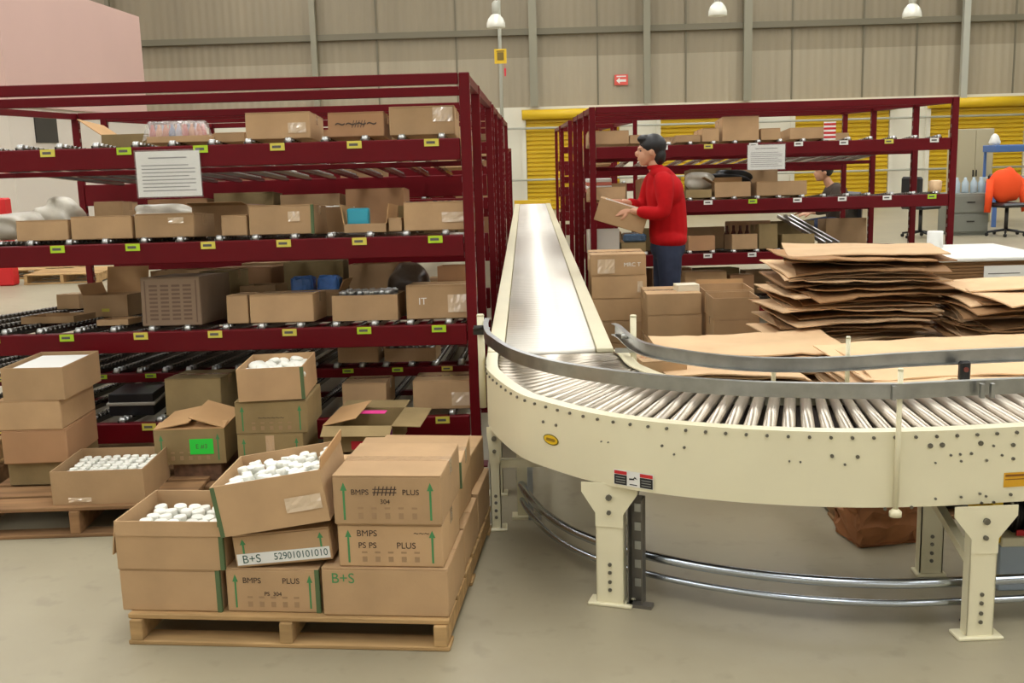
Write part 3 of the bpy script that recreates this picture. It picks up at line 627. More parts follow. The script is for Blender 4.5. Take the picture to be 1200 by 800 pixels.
for q in range(4):
    bm = bmesh.new(); bx(bm, -.1, .12, -.1, .1, q*.03-.06, q*.03-.032, .003); obj('pack', bm, M_paper if q % 2 else mat('salmon_pack', (196, 110, 90), .5), t)
rb(12, 838, 880, 213, 'tan carton with rough flaps under the right notice', kind='open', flaps=(('l', 60, .1), ('b', 10, .06)))
rb(12, 887, 946, 212, 'long tan carton right of the notice on the second shelf', tape=False)
rb(12, 804, 834, 222, 'dark low carton behind the shoulder of the person in red', m=M_cardd, kind='open')
p = atY(820, 208, RRY+.3); bag('crumpled white plastic behind the person\'s shoulder', (p.x, RRY+.35, 1.2), .12, .14, .16, M_bag, 21)
p = atY(866, 203, RRY+.2); bag('black plastic bag drooping below the right notice', (p.x, RRY+.6, 1.22), .19, .1, .14, M_black, 22)
p = atY(1096, 220, RRY+.1)
t = tag(obj('paper_cup_pack', (lambda b: (lathe(b, [(.045, 0), (.05, .01), (.055, .09), (.03, .1)], 14), b)[1])(bmesh.new()), mat('cup_orange', (232, 196, 150), .5), None, (p.x, RRY+.1, 1.147)), 'pale orange round pack near the right end of the second shelf', 'pack')
rb(13, 690, 726, 268, 'pale grey carton low on the right rack beside the posts', m=mat('grey_carton', (188, 180, 166), .7))
rb(13, 728, 757, 284, 'dark brown carton under the held box', m=M_cardd)
p = atY(742, 276, RRY+.2); bm = bmesh.new(); bx(bm, -.1, .1, -.1, .1, 0, .07, .015); tag(obj('shiny_blue_pack', bm, mat('shiny_blue', (96, 120, 146), .15, metal=.5, bump=1, bscale=30), None, (p.x, RRY+.16, .79)), 'shiny blue wrapped pack on the dark brown carton', 'pack')
rb(13, 807, 838, 276, 'orange brown carton behind the person\'s hip', m=M_card2, kind='open')
p = atY(826, 286, RRY+.1); 
rb(13, 858, 888, 274, 'tan carton right of the person on the third shelf', tape=False)
for q, cx in enumerate((852, 860, 868, 876)):
    p = atY(cx, 268, RRY+.45); bm = bmesh.new(); lathe(bm, [(.024, 0), (.025, .14), (.012, .18), (.012, .22)], 10)
    tag(obj('dark_bottle', bm, mat('brown_bottle', (86, 40, 28), .2), None, (p.x, RRY+.47, .66)), 'dark brown bottle behind the tan third shelf carton', 'bottle', 'brown bottles on the right rack')
rb(13, 890, 912, 262, 'dark olive tall carton in the middle of the third shelf', m=M_cardd)
rb(13, 917, 955, 274, 'olive carton at the right of the third shelf', m=M_cardd, kind='open')
rb(14, 803, 852, 318, 'tan carton low behind the person\'s legs', dy=.1)
rb(14, 856, 884, 322, 'brown carton on the lowest shelf beside the flattened stack', m=M_card2, dy=.1)
for q in range(3):
    a_ = atY(958+q*8, 292, RRY+.3); bm = bmesh.new(); bx(bm, -.01, .01, 0, .9, -.015, .015); tag(obj('loose_track', bm, M_silver, None, (a_.x+.05, RRY+.25, .72), (R(12), 0, R(14))), 'loose silver track lying askew on the third shelf of the right rack', 'track', 'loose silver tracks')
for q in range(4):
    for si, z in enumerate((1.60, 1.135, .685)):
        dy = .5+q*.6; carton('end lane carton of the right rack, %s shelf, %s row back' % (['top', 'second', 'third'][si], ['second', 'third', 'fourth', 'fifth'][q]), (.75, RRY+dy+.25, z-.26/3.1*(dy+.25)+.01), .3, .34, (.12, .18, .15, .2)[(q+si) % 4], 0, 'closed', group='cartons in the end lane of the right rack', rx=-.08, tape=False)

# second rows, half hidden behind the front cartons
rnd = random.Random(77)
ordn = ['first', 'second', 'third', 'fourth', 'fifth', 'sixth']
for lv, zz, dy, xs, hs in ((1, 1.684, 1.35, (-.95, -1.4, -1.85), (.16, .2)), (2, 1.209, 1.3, (-.95, -1.36, -1.78, -2.2), (.24, .3)), (3, .757, 1.25, (-.95, -1.36, -1.8, -2.2), (.24, .32))):
    for i_, x in enumerate(xs):
        carton('back row carton on the %s shelf of the near left rack, %s from conveyor' % (['top', 'second', 'third'][lv-1], ordn[i_]), (x, RLY+dy+.2, zz-.26/3.4*(dy+.2)+.012), .37, .32, rnd.uniform(*hs), R(rnd.uniform(-4, 4)), 'open' if (i_+lv) % 3 == 0 else 'closed', group='back row cartons of the near left rack', m=(M_card, M_cardd, M_card2)[(i_+lv) % 3], rx=-.075, tape=False)
for lv, zz, xs, hs in ((1, 1.612, (1.25, 1.75, 2.3, 2.8), (.1, .16)), (2, 1.147, (1.25, 1.72, 2.15), (.22, .3)), (3, .697, (1.2, 1.66, 2.1, 2.5, 3.0), (.2, .3)), (4, .262, (.9, 1.35, 1.8, 2.25, 2.7, 3.2), (.15, .28))):
    for i_, x in enumerate(xs):
        carton('back row carton on the %s shelf of the right rack, %s from conveyor' % (['top', 'second', 'third', 'lowest'][lv-1], ordn[i_]), (x, RRY+1.15, zz-.26/3.1*1.15+.012), .38, .34, rnd.uniform(*hs), R(rnd.uniform(-4, 4)), 'open' if (i_+lv) % 3 == 0 else 'closed', group='back row cartons of the right rack', m=(M_cardd, M_card, M_card2)[(i_+lv) % 3], rx=-.08, tape=False)

# ------------------------------------------------------------------ front pallet with cartons
FY = lambda x: 3.30+(-.295-x)*.085
FR = R(-5.2)
pa = pallet('light wooden pallet carrying the nearest cartons, front left', (-.785, 3.875, 0), 1.10, 1.16, FR, M_wood, h=.106)
def face_box(L, Rr, ytop, zb, label, depth=.36, fy=0., rz=None, **k):
    """front face from two bottom pixels on a vertical plane fy"""
    a = atY(L[0], L[1], fy); b = atY(Rr[0], Rr[1], fy); top = atY((L[0]+Rr[0])/2, ytop, fy)
    rz = FR if rz is None else rz
    w = (b.x-a.x)/math.cos(rz); h = top.z-zb
    c = Vector(((a.x+b.x)/2, fy, zb)) + Vector((-math.sin(rz)*depth/2, math.cos(rz)*depth/2, 0))
    return carton(label, c, w, depth, h, rz, **k), w, depth, h
gf = 'cartons on the front pallet'; ZP = .107
o, w_, d_, hA2 = face_box((142, 718), (262, 718), 667, ZP, 'plain tan carton at the bottom left of the front pallet', fy=3.375, depth=.33, group=gf, seam=(1,), tape=False)
o, w_, d_, h_ = face_box((136, 665), (265, 665), 611, ZP+hA2+.002, 'open carton of white jars at the left of the front pallet', fy=3.37, depth=.33, group=gf, kind='open', flaps=(('l', 172, .12), ('f', 176, .05)), seam=(1,))
fill(o, w_, d_, h_-.140, JMb, .052, 'white jar in the open carton at the left of the front pallet', 'white jars in the left open carton', jit=.14, tilt=.1)
o, w_, d_, hB3 = face_box((266, 716), (377, 716), 666, ZP, 'carton with green arrows at the bottom middle of the front pallet', fy=3.35, depth=.34, group=gf, arrows=True, marks=[('BMPS', -.22, .72, .028, M_blacki), ('PLUS', .2, .72, .028, M_blacki), ('PS  304', .0, .42, .02, M_blacki)], seam=(1,))
o, w_, d_, hB2 = face_box((277, 668), (392, 668), 622, ZP+hB3+.016, 'slanting carton with a long white handwritten label on the front pallet', fy=3.35, depth=.32, rz=R(-2), group=gf, arrows=True, m=M_card, ry=R(-5))
hB2 += .0
bm = bmesh.new(); bx(bm, -w_*.48, w_*.48, -d_/2-.0022, -d_/2-.0014, hB2*.08, hB2*.42); lb = obj('white_label', bm, M_paper, o)
text('handwriting', 'B+S', .04, mat('marker_green', (60, 90, 80), .6), o, (-w_*.33, -d_/2-.003, hB2*.24)); text('handwriting', '529010101010', .034, mat('marker_green', (60, 90, 80), .6), o, (w_*.18, -d_/2-.003, hB2*.25), sx=.9)
zt = ZP+hB3+hB2+.034
# the big tilted open carton full of white bottle caps
aB = atY(256, 630, 3.33); 
o, w_, d_, h_ = face_box((258, 628), (388, 610), 560, zt, 'tilted open carton brimming with white jars above the handwritten label', fy=3.32, depth=.36, rz=R(-1), group=gf, kind='open', ry=R(-8.5), flaps=(('r', 12, .04), ('l', 174, .05)), seam=(-1,), glint=[(.3, .42, .12, .05)])
fill(o, w_, d_, h_-.112, JM, .0395, 'small white jar in the tilted open carton on the front pallet', 'white jars in the tilted open carton', jit=.25, tilt=.2)
o, w_, d_, hC3 = face_box((378, 718), (527, 722), 666, ZP, 'wide carton with green B+S writing at the bottom right of the front pallet', fy=3.30, depth=.36, group=gf, tape=False, marks=[('B+S', -.33, .78, .05, M_green)])
o, w_, d_, hC2 = face_box((397, 666), (521, 667), 614, ZP+hC3+.001, 'middle carton with green arrows and black print at the right of the front pallet', fy=3.31, depth=.34, group=gf, arrows=True, marks=[('BMPS', -.22, .78, .03, M_blacki), ('PS PS', -.22, .5, .028, M_blacki), ('PLUS', .15, .5, .03, M_blacki), ('~~~', .3, .8, .03, M_blacki)])
o, w_, d_, hC1 = face_box((391, 614), (519, 613), 557, ZP+hC3+hC2+.002, 'top carton with green arrows and a black smudge at the right of the front pallet', fy=3.30, depth=.38, group=gf, arrows=True, marks=[('BMPS', -.25, .66, .026, M_blacki), ('###', -.02, .70, .045, M_blacki), ('PLUS', .22, .66, .026, M_blacki), ('304', -.02, .47, .022, M_blacki)])
# columns behind it, right edge of the pallet
names = ['bottom', 'middle', 'upper', 'top']
for ci, (yc, xr, hs) in enumerate(((3.69, -.25, (.16, .145, .10)), (4.06, -.215, (.165, .145)))):
    z = ZP
    for k_, h in enumerate(hs):
        carton('%s carton of the %s column behind the right front cartons' % (names[k_], ['second', 'rearmost'][ci]), (xr-.215+(.008, -.012, .006)[k_], yc+.18, z), .43-.01*k_, .35, h, FR+R((0, -2, 3)[k_]), 'closed', group=gf, seam=(1,) if k_ == 2 else None, tape=(k_ == 2))
        z += h+.001
for k_, h in enumerate((.155, .15)):
    carton('%s hidden carton at the middle rear of the front pallet' % names[k_], (-.87, 4.0, ZP+k_*.156), .38, .36, h, FR, 'closed', group=gf, tape=False)
# middle back pallet: cartons E, F, G
pallet('dark pallet between the front pallet and the left rack', (-1.05, 4.98, 0), 1.5, .52, 0, M_woodd, h=.11, nb=3)
gm = 'cartons on the pallet before the left rack'; ZM = .111; YM = 4.76
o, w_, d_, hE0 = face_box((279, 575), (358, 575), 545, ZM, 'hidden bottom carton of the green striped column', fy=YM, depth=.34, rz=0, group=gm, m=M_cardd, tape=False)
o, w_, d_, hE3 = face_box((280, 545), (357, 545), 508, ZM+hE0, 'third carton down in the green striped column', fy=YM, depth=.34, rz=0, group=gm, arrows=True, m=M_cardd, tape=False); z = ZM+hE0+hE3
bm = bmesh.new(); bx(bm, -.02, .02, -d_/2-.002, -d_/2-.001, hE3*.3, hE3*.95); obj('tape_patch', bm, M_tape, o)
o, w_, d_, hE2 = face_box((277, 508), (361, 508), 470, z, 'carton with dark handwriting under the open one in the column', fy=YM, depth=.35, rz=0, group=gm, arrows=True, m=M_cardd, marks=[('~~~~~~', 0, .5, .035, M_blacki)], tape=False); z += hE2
o, w_, d_, h_ = face_box((280, 469), (357, 467), 431, z+.006, 'open carton of white pouches on top of the green striped column', fy=YM-.01, depth=.36, rz=R(2), group=gm, kind='open', ry=R(-1), seam=(1,))
me = (lambda b: (lathe(b, [(.008, -.012), (.03, -.012), (.036, 0), (.03, .012), (.008, .014)], 12), b)[1])(bmesh.new()); pm = bpy.data.meshes.new('pouch'); me.to_mesh(pm); me.free(); pm.materials.append(M_white)
fill(o, w_, d_, h_-.055, pm, .055, 'white round pouch in the open carton atop the column', 'white pouches', 'white_pouch', 'pouch', jit=.5, tilt=.6)
# F
bm_l = face_box((205, 570), (262, 570), 542, ZM, 'dark patterned crate under the carton with the green sticker', fy=4.82, depth=.32, rz=0, group=gm, m=mat('crate_brown', (104, 76, 56), .7, noise=.4, nscale=30), tape=False)
o, w_, d_, h_ = face_box((183, 540), (265, 541), 503, ZM+bm_l[3], 'olive carton with a bright green sticker and lifted flaps', fy=4.80, depth=.36, rz=R(2), group=gm, arrows=True, m=M_cardd, kind='open', flaps=(('r', -72, .17), ('l', -80, .17), ('f', -84, .1)))
bm = bmesh.new(); bx(bm, -.0, .11, -d_/2-.0022, -d_/2-.0014, h_*.28, h_*.72); s_ = obj('green_sticker', bm, M_gsticker, o)
text('printed_marks', 'E #3', .03, M_greend, o, (.055, -d_/2-.003, h_*.5))
# G
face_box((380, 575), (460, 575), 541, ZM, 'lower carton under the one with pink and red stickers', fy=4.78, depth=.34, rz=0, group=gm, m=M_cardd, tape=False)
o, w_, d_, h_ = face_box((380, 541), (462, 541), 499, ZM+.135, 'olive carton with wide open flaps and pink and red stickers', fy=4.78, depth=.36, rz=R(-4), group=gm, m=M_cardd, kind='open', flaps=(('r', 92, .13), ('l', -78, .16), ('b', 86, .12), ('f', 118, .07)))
bm = bmesh.new(); bx(bm, -w_*.1, w_*.28, -d_/2-.0022, -d_/2-.0014, h_*.1, h_*.42); obj('red_sticker', bm, M_redst, o)
bm = bmesh.new(); prism(bm, [(w_*.4, h_*.5), (w_*.5, h_*.9), (w_*.5, h_*.5)], 'y', -d_/2-.0022, -d_/2-.0014); obj('purple_sticker', bm, M_purple, o)
bm = bmesh.new(); bx(bm, -.02, .1, -.03, .03, h_+.02, h_+.022); obj('pink_sheet', bm, M_pink, o)

# left pallet and its stack
pl = pallet('weathered pallet under the left stack of cartons', (-2.02, 4.93, 0), .98, 1.08, R(2), M_woodd, h=.135)
pallet('weathered pallet at the far left edge behind the other pallet', (-3.15, 5.0, 0), 1.0, .5, R(3), M_woodd, h=.135, nb=3)
pallet('weathered pallet lying on the one at the far left edge', (-3.12, 5.0, .136), .9, .48, R(-4), M_wood, h=.12, nb=3)
gl = 'cartons on the left pallet'; ZL = .136; YL = 4.70
z = ZL; tops = (541, 504, 471)
labs = ('bottom carton of the tall stack at the left edge', 'second carton up, reddish, in the tall stack at the left edge', 'third carton up in the tall stack at the left edge')
for k_, (a_, b_, yt, lab) in enumerate(((12, 78, 541, labs[0]), (9, 83, 504, labs[1]), (6, 80, 469, labs[2]))):
    p = atY((a_+b_)/2, yt, YL)
    o = face_box((a_, 570), (b_, 570), yt, z, lab, fy=YL+(.03 if k_ == 0 else 0), depth=.40, rz=R((0, 3, 1)[k_]), group=gl, m=M_card2 if k_ == 1 else (M_cardd if k_ == 0 else M_card), tape=False); z += o[3]+.001
o, w_, d_, h_ = face_box((4, 470), (77, 470), 431, z, 'open carton with a white insert on top of the left stack', fy=YL, depth=.40, rz=R(-1), group=gl, kind='open', seam=None)
bm = bmesh.new(); bx(bm, -w_/2+.02, w_/2-.012, -d_/2+.03, d_/2-.03, h_-.04, h_-.012, .004); t = tag(obj('white_foam_insert', bm, M_paper, None, o.location, o.rotation_euler), 'white foam insert lying in the top carton of the left stack', 'insert')
o, w_, d_, h_ = face_box((64, 600), (171, 600), 551, ZL, 'open carton of white capped bottles at the front of the left pallet', fy=4.44, depth=.37, rz=R(2), group=gl, kind='open', glint=[(-.2, .15, .1, .02)])
o.location.y -= .0
fill(o, w_, d_, h_-.120, JM, .044, 'white capped bottle in the carton at the front of the left pallet', 'white capped bottles on the left pallet', 'plastic_bottle', 'bottle', jit=.12, tilt=.05)

# ------------------------------------------------------------------ straight conveyor
def channel(bm, x, y0, y1, z0, z1, s):   # C channel, flanges towards s
    bx(bm, x, x+s*.004, y0, y1, z0, z1) if s > 0 else bx(bm, x-.004, x, y0, y1, z0, z1)
t = thing('roller_conveyor', 'long straight cream roller conveyor running between the racks', 'conveyor', (.09, 4.8, 0)); Y0, Y1 = 4.8, 17.6
for s in (-1, 1):
    bm = bmesh.new(); xo = s*.288
    a, b = sorted((xo, xo-s*.075)); bx(bm, a, b, 0, Y1-Y0, .685, .705, .003)
    a, b = sorted((xo, xo-s*.006)); bx(bm, a, b, 0, Y1-Y0, .50, .69)
    a, b = sorted((xo, xo-s*.05)); bx(bm, a, b, 0, Y1-Y0, .50, .506)
    obj('side_frame', bm, M_cream, t)
bm = bmesh.new(); cyl(bm, (-.208, 0, 0), (.208, 0, 0), .0235, seg=16); rm = bpy.data.meshes.new('roller'); bmesh.ops.recalc_face_normals(bm, faces=bm.faces); bm.to_mesh(rm); bm.free(); rm.materials.append(M_roller_straight)
nr = 0; y = .05
while y < Y1-Y0-.03 and nr < 100: inst('roller', rm, t, (0, y, .678)); y += .062; nr += 1
bm = bmesh.new()
while y < Y1-Y0-.03: cyl(bm, (-.208, y, .678), (.208, y, .678), .0235, seg=12); y += .062
o = obj('roller', bm, M_roller_straight, t); o['kind'] = 'stuff'
bm = bmesh.new(); bx(bm, -.30, .30, Y1-Y0, Y1-Y0+.06, .60, .76, .004); obj('end_stop', bm, M_yel, t)
def leg_bm(h, wtop=.2, wleg=.085, plate=.14, foot=.14):
    bm = bmesh.new(); c = h-plate
    prism(bm, [(-wtop/2, h), (-wtop/2, h-.035), (-wleg/2, c+.03), (-wleg/2, c-.02), (wleg/2, c-.02), (wleg/2, c+.03), (wtop/2, h-.035), (wtop/2, h)], 'y', -.004, .0)
    bx(bm, -wleg/2, wleg/2, -.0, .004, .012, c+.05)
    for s in (-1, 1): a, b = sorted((s*wleg/2, s*(wleg/2-.004))); bx(bm, a, b, 0, .045, .012, c+.05)
    bx(bm, -foot/2, foot/2, -.015, .06, 0, .012, .003)
    return bm
def leg(parent, loc, rz, h, holes=True, **k):
    o = obj('leg', leg_bm(h, **k), M_cream, parent, loc, (0, 0, rz))
    for z in ((h-.05), (h-.105)):
        bm = bmesh.new(); cyl(bm, (0, -.004, z), (0, -.013, z), .011 if z > h-.1 else .008, seg=8); obj('bolt', bm, M_bolt, o)
    if holes:
        bm = bmesh.new()
        for z in (.06, .09, .125, .155): cyl(bm, (0, -.0005, z), (0, -.005, z), .007, seg=8)
        obj('bolt_row', bm, M_bolt, o)
    return o
for yy in (.0, 3.0, 6.0, 9.0, 12.4):
    for s in (-1, 1): leg(t, (s*.26, yy+.04, 0), 0 if yy == 0 else 0, .50, wtop=.07, wleg=.05, foot=.09)
    bm = bmesh.new(); bx(bm, -.25, .25, yy+.05, yy+.08, .30, .335); obj('crossbar', bm, M_cream, t)

# ------------------------------------------------------------------ curved conveyor
PAIRS = [((-.197, 4.79), (.425, 4.79)), ((-.195, 4.55), (.44, 4.70)), ((-.175, 4.36), (.447, 4.60)), ((-.075, 4.02), (.455, 4.50)), ((.03, 3.83), (.48, 4.39)), ((.27, 3.57), (.58, 4.17)),
         ((.59, 3.40), (.80, 4.02)), ((.945, 3.305), (1.085, 3.975)), ((1.27, 3.29), (1.30, 3.97)), ((1.65, 3.325), (1.65, 4.01)), ((2.4, 3.385), (2.4, 4.07))]
po = catmull([(*a, 0) for a, b in PAIRS], 16); pi_ = catmull([(*b, 0) for a, b in PAIRS], 16)
isplit = 8*16      # panel seam at pair 8
isplit_o = min(range(len(po)), key=lambda i: abs(po[i].x-1.14)+(10 if po[i].y > 3.6 else 0))
t = thing('curved_conveyor', 'cream curved roller conveyor with galvanised guard rails in the foreground', 'conveyor', (0, 0, 0)); tc = t
t2 = thing('exit_conveyor', 'cream roller conveyor section with a yellow label leaving at the right edge', 'conveyor', (0, 0, 0))
SEC_O = [(0, .45), (0, .70), (.05, .70), (.05, .694), (.006, .694), (.006, .456), (.035, .456), (.035, .45)]
SEC_I = [(-a, b) for a, b in SEC_O]
for path, par, nm in ((po[:isplit_o+1], t, 'outer_side_panel'), (po[isplit_o:], t2, 'front_side_panel')):
    bm = bmesh.new(); sweep(bm, path, SEC_O); op = obj(nm, bm, M_cream, par)
    if par is t: panelO = op
    else: panelE = op
for path, par, nm in ((pi_[:isplit_o+1], t, 'inner_side_panel'), (pi_[isplit_o:], t2, 'rear_side_panel')):
    bm = bmesh.new(); sweep(bm, path, [(a, b) for a, b in SEC_I]); obj(nm, bm, M_cream, par)
# arc length param on the outer path
def arclen(P):
    s = [0]
    for a, b in zip(P, P[1:]): s.append(s[-1]+(b-a).length)
    return s
so = arclen(po)
def at_s(s):
    for i in range(len(so)-1):
        if so[i+1] >= s:
            f = (s-so[i])/(so[i+1]-so[i]); return po[i].lerp(po[i+1], f), pi_[i].lerp(pi_[i+1], f), (po[i+1]-po[i]).normalized(), i
    return None
s = .05; bolt_bm = bmesh.new(); cyl(bolt_bm, (0, 0, 0), (0, -.006, 0), .0055, seg=8); bme = bpy.data.meshes.new('bolt'); bolt_bm.to_mesh(bme); bolt_bm.free(); bme.materials.append(M_bolt)
while True:
    q = at_s(s)
    if not q: break
    a, b, tg, i = q; d = (b-a).normalized(); L_ = (b-a).length
    A = a+d*.035; B = b-d*.045; A.z = B.z = .668; B.z = .676
    par = t if i < isplit_o else t2
    dens = L_
    inner = 1.
    j = at_s(min(s+.066, so[-1]-.001)); ri = max(.011, min(.0255, (j[1]-b).length*.40)); ro = .0235
    c = (A+B)/2; u = (B-A); bm = bmesh.new(); cyl(bm, A-c, B-c, ro, max(ri, .012), seg=16); o = obj('roller', bm, M_roller2, par, c)
    nrm = Vector((tg.y, -tg.x, 0)); pb = a+nrm*.0002; inst('bolt', bme, panelO if i < isplit_o else panelE, (pb.x, pb.y, .682), (0, 0, math.atan2(tg.y, tg.x)))
    s += .066
for a0, a1, par in ((4, isplit_o, t), (isplit_o, len(po)-1, t2)):
    bm = bmesh.new(); ring = []
    for i in range(a0, a1+1):
        a, b = po[i], pi_[i]; d = (b-a).normalized(); p_, q_ = a+d*.012, b-d*.012
        ring.append([bm.verts.new((p_.x, p_.y, .622)), bm.verts.new((q_.x, q_.y, .622)), bm.verts.new((q_.x, q_.y, .612)), bm.verts.new((p_.x, p_.y, .612))])
    for u_, v_ in zip(ring, ring[1:]):
        for k_ in range(4): bm.faces.new((u_[k_], u_[(k_+1) % 4], v_[(k_+1) % 4], v_[k_]))
    bm.faces.new(ring[0][::-1]); bm.faces.new(ring[-1])
    obj('drive_belt', bm, mat('drive_belt_rubber', (58, 48, 40), .7), par)
# odd bolts on the panels
def on_panel(px, py, off=.0):            # point on the outer panel under a pixel
    best = None; d = ray(px, py)
    for i in range(len(po)-1):
        a, b = po[i], po[i+1]; e = b-a; den = d.x*e.y-d.y*e.x
        if abs(den) < 1e-9: continue
        tt = (a.x*e.y-a.y*e.x)/den; uu = (a.x*d.y-a.y*d.x)/den
        if tt > 0 and -.001 <= uu <= 1.001 and (best is None or tt < best[0]): best = (tt, i)
    tt, i = best; tg = (po[i+1]-po[i]).normalized(); nrm = Vector((tg.y, -tg.x, 0)); p = d*tt+Vector((0, 0, CH))+nrm*off
    return p, math.atan2(tg.y, tg.x), i
for px, py, r_ in ((637, 494, .008), (652, 498, .008), (705, 517, .004), (713, 518, .004), (776, 522, .007), (802, 524, .007), (790, 532, .005), (925, 540, .005), (938, 541, .005), (975, 534, .009), (1005, 535, .009), (990, 544, .006),
                 (1090, 522, .012), (1104, 521, .012), (1149, 519, .012), (1187, 521, .01), (1114, 533, .006), (1125, 532, .006), (1138, 531, .007), (1126, 540, .006), (1096, 542, .005), (1164, 522, .006), (1174, 533, .006), (1156, 539, .006), (1187, 537, .008), (1096, 584, .006), (1126, 582, .006), (1148, 578, .006), (1155, 581, .006), (1150, 589, .007), (1164, 588, .007), (1184, 579, .008), (1186, 589, .006), (1037, 596, .008), (1068, 594, .008)):
    r_ *= .68; p, a, i = on_panel(px, py); bm = bmesh.new(); cyl(bm, (0, 0, 0), (0, -.005, 0), r_, seg=10); obj('bolt', bm, M_bolt, panelO if i < isplit_o else panelE, p, (0, 0, a))
# stickers on the panel
def plate(name, px, py, w, h, m, tilt=0, extra=None):
    p, a, i = on_panel(px, py, .0008); e = bpy.data.objects.new(name, None)
    bm = bmesh.new(); bx(bm, -w/2, w/2, -.001, 0, -h/2, h/2); o = obj(name, bm, m, panelO if i < isplit_o else panelE, p, (0, tilt, a)); bpy.data.objects.remove(e); return o, (tc if i < isplit_o else t2), p, a
p, a, i = on_panel(646, 515, .001)
bm = bmesh.new(); prism(bm, [(.043*math.cos(k*PI/12), .020*math.sin(k*PI/12)) for k in range(24)], 'y', -.0015, 0); o = obj('oval_badge', bm, mat('badge_ring', (110, 96, 30), .5), t, p, (0, R(0), a))
bm = bmesh.new(); prism(bm, [(.038*math.cos(k*PI/12), .0165*math.sin(k*PI/12)) for k in range(24)], 'y', -.0022, -.0014); obj('badge_face', bm, M_yel, o)
bm = bmesh.new(); prism(bm, [(-.028, -.004), (-.022, .005), (.02, .006), (.028, .003), (.022, -.005), (-.02, -.006)], 'y', -.0028, -.002); obj('badge_script', bm, mat('badge_ink', (150, 116, 24), .5), o)
p, a, i = on_panel(742.5, 561.5, .0008)
o = bpy.data.objects.new('x', None); bpy.data.objects.remove(o)
bm = bmesh.new(); bx(bm, -.075, .075, -.001, 0, -.027, .027); wl = obj('warning_label', bm, M_paper, t, p, (0, 0, a))
for x in (-.049, .049):
    bm = bmesh.new(); bx(bm, x-.024, x+.024, -.0018, -.0011, .012, .024); obj('red_band', bm, M_redlab, wl)
    bm = bmesh.new(); bx(bm, x-.024, x+.024, -.0018, -.0011, -.025, .010); obj('black_field', bm, M_black, wl)
    for q in range(3):
        bm = bmesh.new(); bx(bm, x-.018, x+.018, -.0024, -.0019, -.018+q*.009, -.0155+q*.009); obj('print_line', bm, mat('small_print', (150, 150, 146), .6), wl)
bm = bmesh.new(); prism(bm, [(-.016, -.004), (.004, -.002), (.003, .004), (.016, .001), (.005, .010), (.0, .003), (-.016, .002)], 'y', -.0018, -.0011); bx(bm, -.014, .014, -.0018, -.0011, -.021, -.018); obj('hazard_drawing', bm, M_black, wl)
p, a, i = on_panel(1190, 561.5, .0008)
bm = bmesh.new(); bx(bm, -.04, .05, -.001, 0, -.024, .024); wl = obj('yellow_label', bm, mat('label_amber', (214, 160, 24), .5), t2, p, (0, 0, a))
bm = bmesh.new(); bx(bm, -.036, .046, -.0018, -.0011, .011, .018); bx(bm, -.036, .046, -.0018, -.0011, .0, .003); obj('printed_lines', bm, mat('label_amber_ink', (130, 80, 20), .5), wl)
# guard rails
def offset_path(P, off):
    out = []
    for i, p in enumerate(P):
        tg = (P[min(i+1, len(P)-1)]-P[max(i-1, 0)]).normalized(); out.append(p+Vector((-tg.y, tg.x, 0))*off)
    return out
rail = lambda zt, h=.048: [(0, zt-h), (0, zt), (.022, zt), (.022, zt-.004), (.004, zt-.004), (.004, zt-h+.004), (.022, zt-h+.004), (.022, zt-h)]
ro_pts = [(-.205, 4.78), (-.205, 4.62), (-.19, 4.42), (-.16, 4.28), (-.08, 4.02), (.05, 3.79), (.22, 3.61), (.42, 3.47), (.7, 3.34), (1.10, 3.262), (1.33, 3.275), (2.4, 3.37)]
bm = bmesh.new(); sweep(bm, catmull([(*p, 0) for p in ro_pts], 12), rail(.862), smooth=False); obj('outer_guard_rail', bm, M_zinc, t)
ri_pts = [(.395, 4.86), (.415, 4.78), (.45, 4.47), (.52, 4.29), (.67, 4.12), (.84, 4.01), (1.03, 3.97), (1.22, 3.98), (1.43, 4.02), (1.9, 4.07), (2.5, 4.12)]
bm = bmesh.new(); sweep(bm, catmull([(*p, 0) for p in ri_pts], 12), [(-a, b) for a, b in rail(.81, .055)], smooth=False); obj('inner_guard_rail', bm, M_zinc, t)
# rail posts
def rpost(px, pyb, z0, z1, Y=None, m=M_cream, r_=.011, par=t, path=None):
    pass
def post_at(x, y, z0, z1, r_=.011, m=M_cream, nm='rail_post', par=t):
    bm = bmesh.new(); cyl(bm, (x, y, z0), (x, y, z1), r_, seg=10); lathe(bm, [(r_*1.15, z1-.004), (r_*.9, z1+.004)], 10, (x, y, 0)); return obj(nm, bm, m, par)
q = on_panel(1049, 560, .014)[0]; post_at(q.x, q.y, .425, .905, .0085)
bm = bmesh.new(); lathe(bm, [(.02, .425), (.02, .44), (.01, .45)], 12, (q.x, q.y, 0)); obj('post_foot', bm, M_cream, t)
post_at(-.222, 4.72, .46, .885, .016); 
bm = bmesh.new(); bx(bm, -.255, -.20, 4.69, 4.705, .80, .83); cyl(bm, (-.25, 4.67, .835), (-.20, 4.67, .835), .012); obj('rail_clamp', bm, M_dark, t)
post_at(.452, 4.62, .55, .88, .014); post_at(1.215, 4.03, .58, .87, .009); post_at(.93, 4.02, .62, .78, .009)
bm = bmesh.new(); cyl(bm, (.4, 4.62, .79), (.455, 4.62, .79), .012); bx(bm, .37, .47, 4.60, 4.61, .72, .74); obj('rail_clamp', bm, M_zinc, t)
bm = bmesh.new(); q = atY(1002, 445, 3.98); 
# roller surface bolts for the outer rail at the right
for px in (1045, 1148, 1160):
    q = atY(px, 457, 3.27); bm = bmesh.new(); bx(bm, q.x-.006, q.x+.006, 3.245, 3.262, .813, .858); obj('rail_splice', bm, M_zinc, t)
